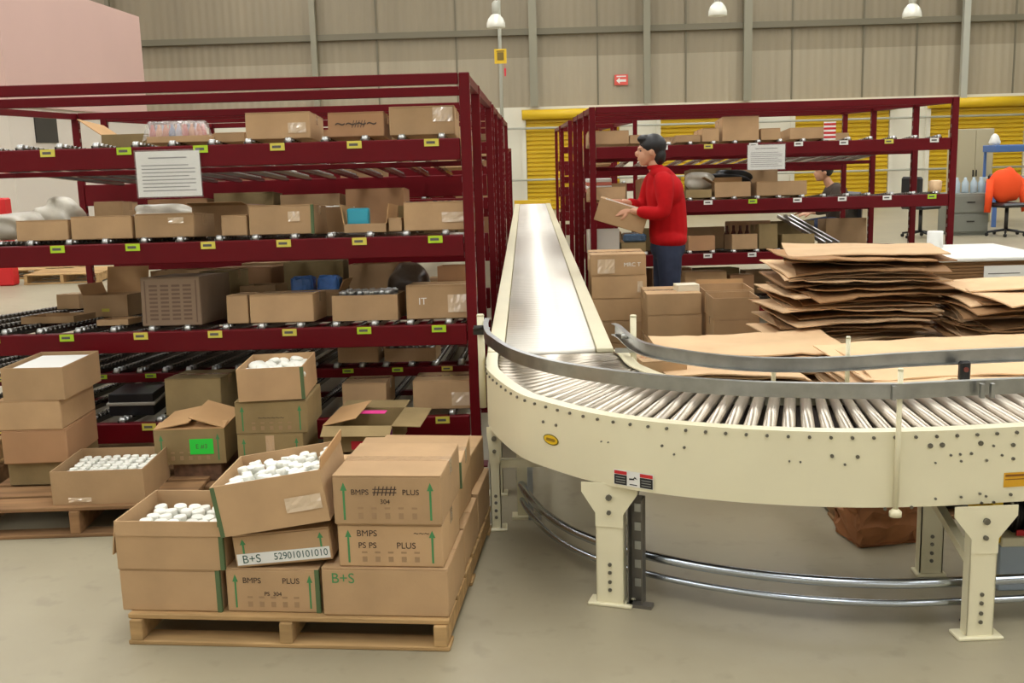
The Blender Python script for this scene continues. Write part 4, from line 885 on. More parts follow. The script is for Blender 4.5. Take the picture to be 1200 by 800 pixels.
# black sensor behind the inner rail
q = atY(1131, 440, 3.98); ts = thing('photo_sensor', 'black sensor hanging under the inner guard rail at the right', 'sensor', (q.x, 3.99, .70))
bm = bmesh.new(); bx(bm, -.02, .02, -.015, .015, 0, .075, .006); obj('sensor_body', bm, M_black, ts)
bm = bmesh.new(); cyl(bm, (0, -.015, .045), (0, -.02, .045), .01); obj('lens', bm, mat('sensor_lens', (120, 60, 50), .1), ts)
# legs of the curve
leg(t, (.262, 3.585, 0), math.atan2(-.16, .32)*.65, .455, wtop=.20, wleg=.10, foot=.16)
bm = bmesh.new()
for s_ in (0, 1): bx(bm, .062+s_*.05, .066+s_*.05, -.0, .05, 0, .40)
bx(bm, .062, .116, .046, .05, 0, .40); bx(bm, .06, .15, -.01, .03, 0, .012)
o = obj('slotted_post', bm, mat('grey_slotted_steel', (112, 108, 100), .45, metal=.6), t, (.265, 3.60, 0), (0, 0, R(-20)))
bm = bmesh.new()
for k_ in range(5): bx(bm, .078, .10, .043, .0455, .06+k_*.07, .09+k_*.07)
obj('slot_row', bm, M_zinc, o)
leg(t, (-.165, 4.37, 0), R(-75)*0, .46, wtop=.06, wleg=.045, foot=.09)
bm = bmesh.new(); bx(bm, -.15, .42, 4.40, 4.43, .27, .305); obj('crossbar', bm, M_cream, t)
leg(t, (.43, 4.42, 0), 0, .46, wtop=.06, wleg=.045, foot=.09)
bm = bmesh.new(); bx(bm, -.075, -.03, 4.52, 4.545, .012, .46); bx(bm, -.10, .0, 4.50, 4.57, 0, .012); obj('inner_post', bm, M_cream, t)
bm = bmesh.new(); bx(bm, -.028, -.005, 4.50, 4.54, .012, .46); bx(bm, -.028, .03, 4.49, 4.56, 0, .012); obj('slotted_post', bm, M_zinc, t)
leg(t2, (1.44, 3.27, 0), R(3), .455, wtop=.205, wleg=.088, foot=.15)
leg(t2, (1.475, 3.79, 0), 0, .455, wtop=.10, wleg=.085, foot=.11)
leg(t2, (2.3, 3.36, 0), R(3), .455); leg(t2, (2.3, 4.03, 0), R(3), .455)
bm = bmesh.new(); panel(bm, (1.40, 3.83, .40), (0, -.52, -.16), (0, 0, .03), (1, 0, 0), .03); obj('diagonal_brace', bm, M_cream, t2)
bm = bmesh.new(); bx(bm, 1.18, 1.40, 3.7, 3.74, .40, .44); cyl(bm, (1.26, 3.60, .425), (1.42, 3.60, .425), .016); obj('drive_shaft', bm, M_bolt, t2)
# kick rails near the floor
RT = 1.0
def tube_path(off, z): return [Vector((p.x, p.y, z)) for p in catmull([(-.06, 5.4, 0), (-.06, 4.9, 0), (-.055, 4.52, 0), (.05, 4.12, 0), (.20, 3.85, 0), (.41, 3.66, 0), (.62, 3.53, 0), (.87, 3.43, 0), (1.14, 3.375, 0), (1.42, 3.375, 0), (2.4, 3.44, 0)], 10)]
tk = thing('floor_guard_rail', 'pair of curved steel tubes running low along the floor under the conveyor', 'rail', (0, 0, 0))
for z, r_, nm in ((.155, .017, 'upper_tube'), (.085, .012, 'lower_tube')):
    bm = bmesh.new(); sweep(bm, tube_path(0, z), [(r_*math.cos(k_*PI/5), r_*math.sin(k_*PI/5)) for k_ in range(10)], smooth=True); obj(nm, bm, M_tube, tk)
for x, y in ((-.058, 5.3), (.27, 3.755), (1.46, 3.36), (2.35, 3.415)):
    bm = bmesh.new(); bx(bm, x-.012, x+.012, y+.012, y+.03, .0, .17); bx(bm, x-.03, x+.03, y-.01, y+.05, 0, .006); obj('tube_bracket', bm, M_dark, tk)
# gear motor under the exit section
tm = thing('gear_motor', 'dark finned drive motor with a yellow guard behind the right leg', 'motor', (1.72, 3.74, -.0))
bm = bmesh.new(); cyl(bm, (-.02, 0, .27), (.24, 0, .27), .072, seg=20)
for k_ in range(8): cyl(bm, (.0+k_*.028, 0, .27), (.008+k_*.028, 0, .27), .088, seg=20)
obj('motor_body', bm, M_dark, tm)
bm = bmesh.new(); bx(bm, -.10, -.055, -.10, .1, .18, .40, .006); obj('chain_guard', bm, M_yel, tm)
bm = bmesh.new(); bx(bm, .0, .2, -.091, -.085, .20, .225); obj('red_nameplate', bm, M_redlab, tm)
bm = bmesh.new(); bx(bm, -.06, .3, -.11, .11, .17, .205, .004); obj('motor_mount', bm, M_cream, tm)
bm = bmesh.new(); bx(bm, -.06, .3, -.10, .10, 0, .17, .004); obj('pedestal', bm, mat('pale_blue_steel', (160, 172, 182), .4), tm)

# ------------------------------------------------------------------ cartons to the right of the straight conveyor
gq = 'cartons on the floor right of the conveyor'
def stackcol(px0, px1, tops, Y, zbot, labels, depth=.38, mats=None, **kk):
    zs = [atY((px0+px1)/2, q, Y).z for q in tops]; a = atY(px0, tops[0], Y); b = atY(px1, tops[0], Y)
    for i, lab in enumerate(labels):
        zt_ = zs[i]; zb_ = zs[i+1]+.001 if i+1 < len(zs) else zbot
        e = kk.get('ex', {}).get(i, {})
        carton(lab, ((a.x+b.x)/2+.004*(i % 2), Y+depth/2, zb_), b.x-a.x, depth, zt_-zb_, 0, group=gq, **{**dict(m=(mats or {}).get(i, M_card)), **e})
stackcol(692, 757, (298, 323, 350, 376, 402), 7.45, 0.0, ['top carton with white crinkled tape right of the conveyor', 'second carton down with a tape scrap right of the conveyor', 'third carton down right of the conveyor', 'fourth carton down right of the conveyor', 'bottom carton of the column right of the conveyor'], ex={0: dict(glint=[(-.22, .45, .12, .1)], marks=[('MRC T', .25, .5, .04, M_paper)]), 1: dict(glint=[(.38, .5, .04, .08)], tape=False), 2: dict(tape=False)})
stackcol(758, 822, (344, 369, 396, 424), 7.0, 0.0, ['wide carton standing in front of the person\'s legs', 'second carton down in front of the person\'s legs', 'third carton down in front of the person', 'bottom carton in front of the person'], ex={0: dict(tape=True), 1: dict(tape=False)})
stackcol(826, 884, (340, 366, 396, 424), 7.2, 0.0, ['open topped carton right of the person\'s legs', 'second carton down right of the person\'s legs', 'third carton down right of the person\'s legs', 'bottom carton right of the person\'s legs'], mats={0: M_card}, ex={0: dict(kind='open', flaps=(('b', 5, .03),))})
stackcol(836, 890, (349, 374, 400, 424), 6.72, 0.0, ['front carton with an orange rim beside the flattened stack', 'second carton down beside the flattened stack', 'third carton down beside the flattened stack', 'bottom carton beside the flattened stack'], depth=.3, mats={0: M_card}, ex={0: dict(kind='open')})
p = atY(806, 343, 7.1); carton('small pale box lying on the wide carton by the person', (p.x, 7.17, p.z), .15, .12, .052, R(8), 'closed', m=mat('pale_box', (224, 214, 190), .6), group=gq, tape=False)

# ------------------------------------------------------------------ flattened cartons
def flat_mesh(seed, w, d, wav=.0045):
    rnd = random.Random(seed); bm = bmesh.new(); nx, ny = 14, 8; th = .007
    p1, p2, a1, a2 = rnd.uniform(0, 6), rnd.uniform(0, 6), rnd.uniform(1.5, 4), rnd.uniform(1.5, 4)
    droop = rnd.uniform(0, .008); ends = [rnd.choice((-.03, -.012, .0, .006, .016, -.004)) for _ in range(4)]
    notch = rnd.uniform(.01, .04)
    def H(u, v):
        h = wav*math.sin(a1*u*3+p1)*.6+wav*math.sin(a2*v*2+p2)*.5
        for k_, (cu, cv) in enumerate(((-1, -1), (1, -1), (-1, 1), (1, 1))):
            h += ends[k_]*max(0, (u*cu+1)/2)**3*max(0, (v*cv+1)/2)**3
        return h-droop*(abs(u)**4)
    T = []; Bt = []
    for j in range(ny+1):
        r1, r2 = [], []
        for i in range(nx+1):
            u, v = i/nx*2-1, j/ny*2-1
            x = u*w/2; y = v*d/2
            if i in (4, 10) and j in (0, ny): y -= v*notch           # slots between flaps
            z = H(u, v); r1.append(bm.verts.new((x, y, z+th))); r2.append(bm.verts.new((x, y, z)))
        T.append(r1); Bt.append(r2)
    for j in range(ny):
        for i in range(nx):
            bm.faces.new((T[j][i], T[j][i+1], T[j+1][i+1], T[j+1][i])); bm.faces.new((Bt[j][i], Bt[j+1][i], Bt[j+1][i+1], Bt[j][i+1]))
    for i in range(nx):
        bm.faces.new((Bt[0][i], Bt[0][i+1], T[0][i+1], T[0][i])); bm.faces.new((Bt[ny][i+1], Bt[ny][i], T[ny][i], T[ny][i+1]))
    for j in range(ny):
        bm.faces.new((Bt[j+1][0], Bt[j][0], T[j][0], T[j+1][0])); bm.faces.new((Bt[j][nx], Bt[j+1][nx], T[j+1][nx], T[j][nx]))
    me = bpy.data.meshes.new('flat'); bmesh.ops.recalc_face_normals(bm, faces=bm.faces); bm.to_mesh(me); bm.free(); return me
FM = {}
for k_ in range(7):
    for mi, mm in enumerate((M_flat, M_flatd)):
        me = flat_mesh(k_+40, .92, .62); me.materials.append(mm); FM[(k_, mi)] = me
def flat_stack(cx, cy, z0, z1, step, label, group, sx=1., sy=1., rz=0., jit=.05, seed=1, dark=.35, tilt=.03, toplabel=None, lean=0., yaw=.12):
    rnd = random.Random(seed); z = z0; k_ = 0
    while z < z1:
        o = bpy.data.objects.new('flattened_box', FM[(rnd.randrange(7), 1 if (rnd.random() < dark and z+step < z1) else 0)]); COL.objects.link(o)
        u = (z-z0)/(z1-z0); s_ = rnd.uniform(.9, 1.06)
        o.location = (cx+lean*(u-.5)+rnd.uniform(-jit, jit), cy+rnd.uniform(-jit, jit), z); o.rotation_euler = (rnd.uniform(-tilt, tilt), rnd.uniform(-tilt, tilt), rz+rnd.uniform(-yaw, yaw)); o.scale = (sx*s_, sy*rnd.uniform(.9, 1.05), 1)
        tag(o, (toplabel if (z+step >= z1 and toplabel) else label), 'flattened box', group); z += step; k_ += 1
pallet('pallet under the nearest flattened cartons, right', (1.93, 4.93, 0), 1.3, 1.1, 0, M_woodd, h=.12)
pallet('pallet under the left flattened cartons', (1.15, 5.62, 0), 1.0, .9, R(2), M_woodd, h=.12)
pallet('pallet under the tall stack of flattened cartons', (1.75, 6.35, 0), 1.1, .7, R(-2), M_woodd, h=.12)
pallet('pallet under the right stack of flattened cartons', (2.85, 5.95, 0), 1.2, .95, R(-2), M_woodd, h=.12)
flat_stack(1.12, 5.50, .13, .57, .018, 'flattened carton in the low stack left of the tall stack', 'low left stack of flattened cartons', sx=.98, sy=1.05, seed=3, tilt=.012, jit=.02, toplabel='large pale flattened carton on top of the low left stack')
flat_stack(1.84, 6.20, .13, .98, .0175, 'flattened carton in the tall ragged stack', 'tall stack of flattened cartons', sx=.9, sy=.95, seed=8, jit=.09, dark=.6, tilt=.016, lean=.16, yaw=.22, toplabel='brown flattened carton on top of the tall ragged stack')
flat_stack(2.0, 4.86, .13, .625, .018, 'flattened carton in the near stack behind the guard rail', 'near stack of flattened cartons', sx=1.25, sy=1.35, seed=12, tilt=.012, jit=.03, toplabel='large pale flattened carton on top of the near stack')
flat_stack(2.85, 5.85, .13, .80, .0175, 'flattened carton in the right ragged stack', 'right stack of flattened cartons', sx=1.05, sy=1.0, seed=15, dark=.6, tilt=.018, jit=.08, yaw=.22, toplabel='pale flattened carton on top of the right ragged stack')
flat_stack(3.95, 6.0, .0, .80, .02, 'flattened carton in the stack cut by the right edge', 'edge stack of flattened cartons', sx=.8, sy=1.0, seed=19, dark=.4, tilt=.03, jit=.04)
flat_stack(.98, 5.0, .50, .56, .02, 'bent flattened carton leaning before the low left stack', 'loose flattened cartons', sx=.75, sy=.4, seed=22, tilt=.05, jit=.04, dark=.5)
# support bundle under the loose ones
carton('closed carton under the bent flattened cartons', (1.0, 5.02, 0), .55, .16, .49, 0, 'closed', m=M_card2, tape=False)
carton('plain carton behind the inner guard rail end', (.62, 5.1, 0), .22, .22, .60, R(10), 'closed', m=M_card)

bm = bmesh.new(); rnd = random.Random(4); n1_, n2_ = 9, 5
bm = bmesh.new(); bx(bm, -.13, .13, -.1, .1, 0, .19, .01); bmesh.ops.subdivide_edges(bm, edges=list(bm.edges), cuts=4, use_grid_fill=True)
for v in bm.verts: v.co += Vector((rnd.uniform(-.015, .015)+.10*(v.co.z-.1)*(-1 if v.co.x < 0 else .2), rnd.uniform(-.015, .015), rnd.uniform(-.012, .012) if v.co.z > .02 else 0))
tag(obj('crushed_box', bm, mat('crushed_card', (166, 112, 72), .8, noise=.15, nscale=8), None, (1.40, 4.20, 0), (0, 0, .2)), 'crushed reddish brown carton lying on the floor beneath the conveyor', 'box')
# ------------------------------------------------------------------ white covered stack
t = thing('wrapped_sheet_stack', 'stack of corrugated sheets under a white cover on a pallet', 'stack', (3.22, 8.22, 0))
bm = bmesh.new(); 
for k_ in range(26): bx(bm, -.53+.006*(k_ % 3), .53-.005*(k_ % 2), -.47+.004*(k_ % 2), .47, .13+k_*.0225, .13+k_*.0225+.019)
obj('corrugated_sheets', bm, M_flatd, t)
bm = bmesh.new(); bx(bm, -.56, .56, -.5, .5, .715, .745, .008); obj('white_cover', bm, M_paper, t)
for k_ in range(3): bm = bmesh.new(); bx(bm, -.53+k_*.46, -.43+k_*.46, -.47, .47, 0, .11); obj('runner', bm, M_wood, t)
bm = bmesh.new(); bx(bm, -.53, .53, -.47, .47, .11, .13); obj('base_sheet', bm, M_wood, t)
bm = bmesh.new(); bx(bm, .08, .38, -.478, -.474, .45, .68); o = obj('paper_label', bm, M_paper, t)
bm = bmesh.new(); bx(bm, .11, .34, -.4795, -.4785, .62, .626); bx(bm, .11, .32, -.4795, -.4785, .58, .586); obj('printed_lines', bm, M_print, o)
p = atY(1107, 285, 8.3); bm = bmesh.new(); lathe(bm, [(.056, 0), (.06, .005), (.06, .125), (.055, .13), (.02, .13), (.02, .115)], 20)
tag(obj('tape_roll', bm, M_paper, None, (p.x, 8.5, .746)), 'white roll standing on the white covered stack', 'roll')

# ------------------------------------------------------------------ far right corner furniture
FYR = 17.5
t = thing('filing_cabinet', 'short dark grey filing cabinet by the yellow roller door', 'cabinet', (atY(1137, 260, FYR).x, FYR+.3, 0))
bm = bmesh.new(); bx(bm, -.3, .3, -.28, .3, .03, .68, .01); bx(bm, -.28, .28, -.26, .28, 0, .03); obj('cabinet_body', bm, M_greyc, t)
for k_ in range(2):
    bm = bmesh.new(); bx(bm, -.28, .28, -.3, -.28, .06+k_*.31, .34+k_*.31, .006); dr = obj('drawer', bm, M_greyc, t); bm = bmesh.new(); bx(bm, -.06, .06, -.315, -.30, .22+k_*.31, .24+k_*.31); obj('handle', bm, M_dark, dr)
for q, (px, lab) in enumerate(((1122, 'water bottle pack at the left on the grey cabinet'), (1132, 'water bottle pack at the middle left on the grey cabinet'), (1142, 'clear bottle at the middle right on the grey cabinet'), (1151, 'clear bottle at the right on the grey cabinet'))):
    p = atY(px, 228, FYR+.2); bm = bmesh.new(); lathe(bm, [(.05, 0), (.055, .01), (.055, .16), (.022, .22), (.022, .25)], 14)
    tag(obj('water_bottle', bm, M_glassw, None, (p.x, FYR+.25, .681)), lab, 'bottle', 'bottles on the grey cabinet')
t = thing('tall_cabinet', 'tall beige metal cabinet behind the grey filing cabinet', 'cabinet', (atY(1139, 200, 20.3).x, 20.4, 0))
bm = bmesh.new(); bx(bm, -.34, .34, -.2, .25, .0, 1.72, .01); obj('cabinet_body', bm, M_beigec, t)
for s in (-1, 1):
    bm = bmesh.new(); a, b = sorted((s*.005, s*.32)); bx(bm, a, b, -.215, -.2, .05, 1.68); dr = obj('door', bm, M_beigec, t); bm = bmesh.new(); bx(bm, s*.03-.008, s*.03+.008, -.235, -.215, .85, .97); obj('handle', bm, M_dark, dr)
t = thing('blue_workbench', 'blue workbench with an overhead shelf at the right edge', 'workbench', (atY(1198, 200, 19).x, 19.2, 0))
bm = bmesh.new(); bx(bm, -.5, 1.2, -.3, .4, .78, .86, .01); obj('bench_top', bm, mat('grey_top', (170, 172, 170), .4), t)
bm = bmesh.new(); bx(bm, -.5, 1.2, -.25, .3, .58, .76, .01); obj('drawer_unit', bm, M_blue, t)
bm = bmesh.new(); bx(bm, -.5, 1.2, -.25, .3, 1.30, 1.42, .01); obj('overhead_shelf', bm, M_blue, t)
for x in (-.46, 1.14): bm = bmesh.new(); bx(bm, x-.02, x+.02, .25, .29, 0, 1.42); obj('upright', bm, M_blue, t)
for x in (-.46, 1.14): bm = bmesh.new(); bx(bm, x-.03, x+.03, -.25, -.19, 0, .78); obj('leg', bm, M_blue, t)
bm = bmesh.new(); lathe(bm, [(.08, 0), (.1, .05), (.06, .16), (.02, .2)], 14); tag(obj('white_helmet', bm, M_paper, None, (t.location.x-.42, 19.2, 1.421)), 'white rounded helmet resting on the blue overhead shelf', 'helmet')
def chair(label, loc, rz, m, jacket=False):
    t = thing('office_chair', label, 'chair', loc, rz)
    bm = bmesh.new(); bx(bm, -.23, .23, -.23, .23, .46, .53, .03); obj('seat', bm, m, t)
    bm = bmesh.new(); bx(bm, -.21, .21, .2, .26, .62, .98, .03); obj('backrest', bm, m, t)
    bm = bmesh.new(); bx(bm, -.03, .03, .22, .25, .48, .66); obj('back_bracket', bm, M_dark, t)
    bm = bmesh.new(); cyl(bm, (0, 0, .08), (0, 0, .46), .03); obj('gas_column', bm, M_dark, t)
    for k_ in range(5):
        a = k_*2*PI/5+.3; bm = bmesh.new(); cyl(bm, (0, 0, .1), (.29*math.cos(a), .29*math.sin(a), .065), .022, .016, 8); lg = obj('leg', bm, M_black, t)
        bm = bmesh.new(); x, y = .29*math.cos(a), .29*math.sin(a); cyl(bm, (x-.015, y, .028), (x+.015, y, .028), .028, seg=10); obj('caster', bm, M_black, lg)
    return t
c1 = chair('black office chair wearing an orange jacket, right edge', (atY(1180, 270, 17.3).x-.02, 17.3, 0), R(12), M_black)
c2 = chair('black office chair seen through the end of the right rack', (atY(1088, 272, 17.3).x-.1, 17.4, 0), R(120), M_black)
bm = bmesh.new(); bmesh.ops.create_uvsphere(bm, u_segments=20, v_segments=14, radius=1)
for v in bm.verts:
    p = v.co; v.co = Vector((p.x*(.27+.02*math.sin(5*p.z)), p.y*.13, p.z*.28+.02*math.sin(7*p.x)))
for s in (-1, 1): cyl(bm, (s*.24, 0, .1), (s*.30, -.05, -.42), .07, .05)
for f in bm.faces: f.smooth = True
tag(obj('orange_jacket', bm, M_orange, None, (c1.location.x, 17.38, .80)), 'orange jacket hung over the back of the office chair at the right edge', 'jacket')
bm = bmesh.new(); lathe(bm, [(.02, 0), (.025, .05), (.01, .1)], 8)
# background pallets on the floor behind the left rack, red thing
for k_, (px, py, lab) in enumerate(((38, 327, 'yellowish pallet on the floor at the far left behind the rack'), (68, 333, 'yellowish pallet in front of the other on the floor behind the left rack'))):
    p = atZ(px, py, 0); pallet(lab, (p.x, p.y+.5, 0), 1.0, .9, R(4), M_wood, h=.13, nb=5)
    
p = atY(4, 238, 14.0); bm = bmesh.new(); bx(bm, -.1, .1, -.1, .1, 0, 1.15, .02); tag(obj('red_cabinet', bm, mat('red_machine', (200, 30, 34), .5), None, (p.x-.04, 14.0, 0)), 'red upright cabinet at the left edge beyond the rack', 'cabinet')

# ------------------------------------------------------------------ people
def skin_obj(verts, edges, radii, sub=2, root=0):
    me = bpy.data.meshes.new('s'); me.from_pydata([Vector(v) for v in verts], edges, []); o = bpy.data.objects.new('s', me); COL.objects.link(o)
    md = o.modifiers.new('skin', 'SKIN'); 
    if not me.skin_vertices: 
        bpy.context.view_layer.objects.active = o
    for i, r_ in enumerate(radii):
        sv = me.skin_vertices[0].data[i]; sv.radius = (r_, r_) if not isinstance(r_, tuple) else r_; sv.use_root = (i == root)
    if sub: sm = o.modifiers.new('sub', 'SUBSURF'); sm.levels = sub; sm.render_levels = sub
    return o
def frozen(o):
    dg = bpy.context.evaluated_depsgraph_get(); dg.update(); me = bpy.data.meshes.new_from_object(o.evaluated_get(dg)); bpy.data.objects.remove(o); return me
def ell(bm, c, r, rot=None, u=20, v=14):
    b2 = bmesh.new(); bmesh.ops.create_uvsphere(b2, u_segments=u, v_segments=v, radius=1)
    for q in b2.verts:
        p = Vector((q.co.x*r[0], q.co.y*r[1], q.co.z*r[2]))
        if rot: p = Euler(rot).to_matrix() @ p
        q.co = p+Vector(c)
    me = bpy.data.meshes.new('e'); b2.to_mesh(me); b2.free(); bm.from_mesh(me); bpy.data.meshes.remove(me)
def merge_remesh(meshes, fn, name, m, parent, vox=.007, smooth=2):
    bm = bmesh.new()
    for me in meshes: bm.from_mesh(me)
    if fn: fn(bm)
    bmesh.ops.recalc_face_normals(bm, faces=bm.faces)
    me = bpy.data.meshes.new('b'); bm.to_mesh(me); bm.free(); o = bpy.data.objects.new('b', me); COL.objects.link(o)
    rm_ = o.modifiers.new('r', 'REMESH'); rm_.mode = 'VOXEL'; rm_.voxel_size = vox; rm_.use_smooth_shade = True
    sm = o.modifiers.new('s', 'SMOOTH'); sm.iterations = smooth; sm.factor = .5
    return modmesh(o, name, m, parent)
def chain(pts, radii, sub=2):
    return frozen(skin_obj(pts, [(i, i+1) for i in range(len(pts)-1)], radii, sub))
def hand(wrist, dirv, palm_n, s=1., curl=.9, thumb_side=1):
    """wrist -> fingers along dirv; the palm faces palm_n; five separate curled fingers of unequal length"""
    d = Vector(dirv).normalized(); n_ = Vector(palm_n).normalized(); side = d.cross(n_).normalized()*thumb_side; w = Vector(wrist); out = []
    for off, ln in ((.030, .070), (.010, .078), (-.010, .073), (-.029, .058)):
        b = w+d*.085*s+side*off*s; seg = ln*s/3
        out.append(chain([w-d*.01, w.lerp(b, .5), b], [.017*s, .0155*s, .0125*s], 1))
        pts = [b-d*.012*s, b]; dd = d.copy()
        for j in range(3):
            dd = (dd+n_*curl*(.3+.25*j)).normalized(); pts.append(pts[-1]+dd*seg)
        out.append(chain(pts, [.0105*s, .010*s, .0095*s, .009*s, .0075*s], 1))
    b = w+d*.022*s+side*.018*s; out.append(chain([b, b+(d*.5+side*.8).normalized()*.03*s, b+(d*.9+side*.9).normalized()*.055*s+n_*.01, b+(d*1.0+side*.5+n_*.4).normalized()*.078*s], [.015*s, .0125*s, .0105*s, .0085*s], 1))
    return out
PY = 8.15
t = thing('person', 'person in a red jacket and dark jeans carrying a carton beside the conveyor', 'person', (1.03, PY, 0))
# skeleton in local metres; the person faces -x, near side is -y
pel = (0.02, 0, .90); 
sh_n = (-.02, -.17, 1.37); sh_f = (-.05, .17, 1.37)
el_n = (-.03, -.22, 1.10); el_f = (-.13, .20, 1.13)
wr_n = (-.265, -.13, 1.13); wr_f = (-.31, .08, 1.19)
hx, hz = -.10, 1.565
body = [chain([pel, (.03, 0, 1.05), (.01, 0, 1.22), (-.03, 0, 1.36)], [.10, .095, .11, .085]), chain([(-.03, 0, 1.33), (-.055, 0, 1.43), (-.085, 0, 1.52)], [.06, .056, .055]),
        chain([(-.03, -.05, 1.35), sh_n, el_n, wr_n], [.06, .052, .041, .026]), chain([(-.03, .05, 1.35), sh_f, el_f, wr_f], [.06, .052, .041, .026]),
        chain([pel, (.02, -.09, .84), (.03, -.10, .48), (.06, -.10, .08)], [.09, .082, .055, .038]), chain([pel, (.02, .09, .84), (-.01, .10, .48), (.03, .10, .08)], [.09, .082, .055, .038])]
def head(bm):
    ell(bm, (hx+.012, 0, hz+.012), (.092, .074, .098)); ell(bm, (hx-.030, 0, hz-.035), (.058, .056, .075)); ell(bm, (hx-.045, 0, hz-.088), (.032, .032, .024))
    ell(bm, (hx-.094, 0, hz-.022), (.017, .012, .022), (0, R(-20), 0)); ell(bm, (hx-.080, 0, hz+.005), (.012, .009, .022))
    ell(bm, (hx-.082, 0, hz-.058), (.011, .020, .006)); ell(bm, (hx-.080, 0, hz-.068), (.011, .018, .006))
    ell(bm, (hx-.078, 0, hz+.022), (.012, .045, .009))
    for s in (-1, 1): ell(bm, (hx+.008, s*.077, hz-.012), (.018, .008, .028))
hands = hand(wr_n, (-1, .12, -.05), (0, .8, -.25), 1., .8, 1)+hand(wr_f, (-1, -.15, -.1), (0, -.5, -.6), 1., .6, -1)
merge_remesh(body+hands, head, 'body', M_skin, t, .0055, 2)
for s in (-1, 1):
    bm = bmesh.new(); ell(bm, (hx-.071, s*.030, hz+.002), (.008, .011, .006), u=10, v=8); obj('eye', bm, M_black, t)
def hairf(bm):
    ell(bm, (hx+.026, 0, hz+.036), (.102, .086, .092)); ell(bm, (hx+.068, 0, hz-.035), (.055, .074, .075)); ell(bm, (hx-.042, 0, hz+.088), (.052, .056, .034)); ell(bm, (hx+.06, 0, hz-.085), (.035, .055, .035))
merge_remesh([], hairf, 'hair', M_hair, t, .008, 2)
torso = [chain([(.035, 0, .85), (.04, 0, .98), (.035, 0, 1.10), (.015, 0, 1.24), (-.02, 0, 1.36), (-.05, 0, 1.43)], [(.150, .165), (.138, .158), (.138, .155), (.140, .165), (.11, .13), .068]),
         chain([(-.02, -.07, 1.35), (-.015, -.175, 1.355), (-.015, -.225, 1.10), (-.14, -.18, 1.115), (-.225, -.147, 1.128)], [.08, .082, .066, .054, .043]),
         chain([(-.02, .07, 1.35), (-.05, .175, 1.355), (-.13, .215, 1.13), (-.27, .115, 1.18)], [.08, .082, .064, .043])]
merge_remesh(torso, lambda bm: (ell(bm, (.02, 0, 1.26), (.135, .19, .14)), ell(bm, (.04, 0, .90), (.142, .175, .09)), ell(bm, (-.02, 0, 1.40), (.085, .13, .05)), ell(bm, (-.06, 0, 1.445), (.062, .062, .03))), 'jacket', M_red, t, .009, 3)
legs = [chain([(.035, -.03, .90), (.035, -.085, .80), (.04, -.10, .48), (.07, -.10, .07)], [.11, .108, .080, .062]), chain([(.035, .03, .90), (.03, .085, .80), (.01, .10, .48), (.04, .10, .07)], [.11, .108, .080, .062])]
merge_remesh(legs, lambda bm: ell(bm, (.035, 0, .84), (.135, .155, .12)), 'jeans', M_jean, t, .01, 3)
for x, y in ((.05, -.10), (.02, .10)):
    bm = bmesh.new(); ell(bm, (x-.05, y, .04), (.135, .048, .04)); ell(bm, (x+.02, y, .06), (.06, .045, .05))
    for v in bm.verts: v.co.z = max(0, v.co.z)
    obj('shoe', bm, M_shoe, t)
# carton held by the person
a = atY(699, 238, PY-.06); c = Vector((a.x, PY, a.z))
cen = atY(729, 251, PY); w_ = .40
o = carton('open carton held in the hands of the person in red', (cen.x-.03, PY-.0, cen.z-.085), .38, .26, .17, R(-6), 'closed', ry=R(18), tape=False)
bm = bmesh.new(); bx(bm, -.15, .09, -.10, -.03, .171, .174); obj('white_tape', bm, mat('glossy_white', (240, 240, 236), .1), o)
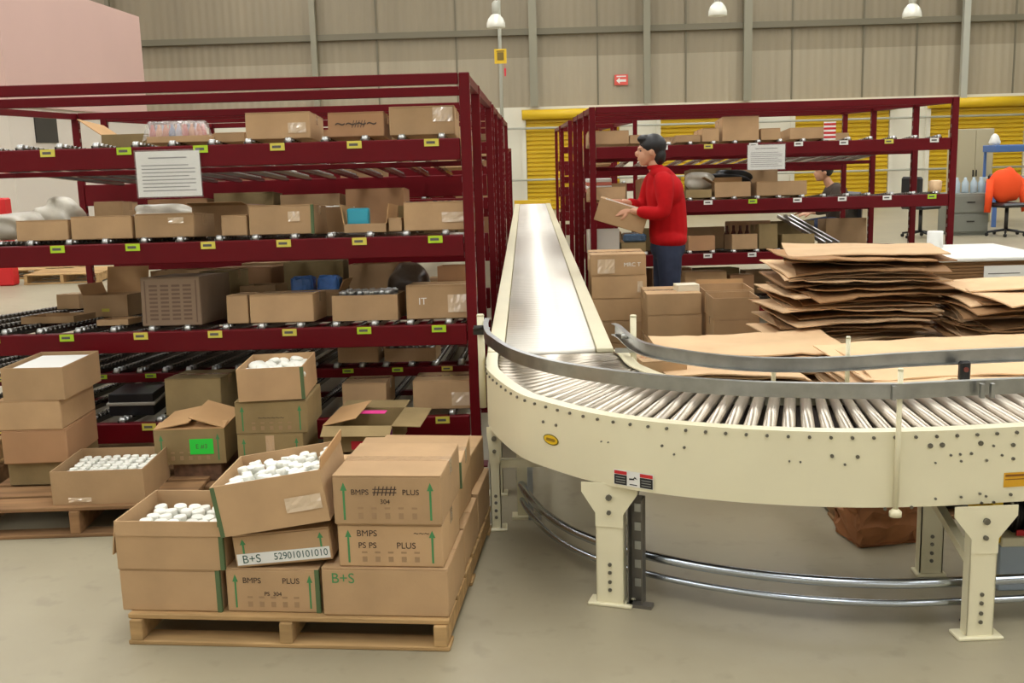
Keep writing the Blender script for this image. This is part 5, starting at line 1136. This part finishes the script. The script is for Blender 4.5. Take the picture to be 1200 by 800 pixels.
# second person seated beyond the right rack
P2 = atY(968, 203, 13.0)
chair('dark stool chair under the seated person beyond the right rack', (P2.x+.12, 13.0, 0), R(-80), M_black)
t = thing('person', 'seated person in dark clothes seen between the shelves of the right rack', 'person', (P2.x, 13.0, 0)); hx, hz = -.04, P2.z+.02
sz = hz-.22
arms2 = [[(.11, -.05, sz), (.11, -.17, sz+.02), (.0, -.2, sz-.22), (-.2, -.12, sz-.26)], [(.11, .05, sz), (.11, .17, sz+.02), (.0, .2, sz-.22), (-.2, .12, sz-.26)]]
lg2 = [[(.12, -.04, .60), (.06, -.1, .60), (-.28, -.12, .58), (-.28, -.12, .08)], [(.12, .04, .60), (.06, .1, .60), (-.28, .12, .58), (-.28, .12, .08)]]
body = [chain([(.14, 0, .62), (.14, 0, .80), (.10, 0, sz)], [.10, .10, .10]), chain([(.09, 0, sz), (.02, 0, hz-.12), (.0, 0, hz-.06)], [.07, .05, .05])]+[chain(a, [.06, .052, .041, .026]) for a in arms2]+[chain(a, [.09, .08, .055, .038]) for a in lg2]
merge_remesh(body+hand((-.2, -.12, sz-.26), (-1, .1, -.1), (0, .3, -.8), 1., .4, 1)+hand((-.2, .12, sz-.26), (-1, -.1, -.1), (0, -.3, -.8), 1., .4, -1), head, 'body', M_skin, t, .008, 2)
def hair2(bm): ell(bm, (hx+.03, 0, hz+.03), (.10, .086, .10))
merge_remesh([], hair2, 'hair', M_hair, t, .01, 2)
torso = [chain([(.14, 0, .60), (.15, 0, .80), (.11, 0, sz-.02), (.05, 0, sz+.06)], [.15, .15, .14, .07])]+[chain(a[:3]+[(-.17, a[3][1]*1.05, sz-.255)], [.085, .078, .06, .043]) for a in arms2]
merge_remesh(torso, lambda bm: ell(bm, (.12, 0, sz-.05), (.14, .21, .14)), 'jacket', mat('dark_jacket', (62, 50, 40), .85), t, .012, 3)
legs = [chain(a, [.13, .1, .075, .06]) for a in lg2]
merge_remesh(legs, None, 'trousers', M_jean, t, .014, 2)
for y in (-.12, .12):
    bm = bmesh.new(); ell(bm, (-.34, y, .04), (.13, .048, .04))
    for v in bm.verts: v.co.z = max(0, v.co.z)
    obj('shoe', bm, M_shoe, t)

# ------------------------------------------------------------------ light and colour management
w = bpy.data.worlds.new('world'); S.world = w; w.use_nodes = True
w.node_tree.nodes['Background'].inputs['Color'].default_value = (.9, .88, .8, 1); w.node_tree.nodes['Background'].inputs['Strength'].default_value = .5
S.view_settings.view_transform = 'Standard'; S.view_settings.look = 'None'; S.view_settings.exposure = 0.0; S.view_settings.gamma = 1; S.view_settings.use_curve_mapping = False
for o in list(bpy.data.objects):
    if o.name.startswith('x') and o.type == 'EMPTY' and not o.children: bpy.data.objects.remove(o)
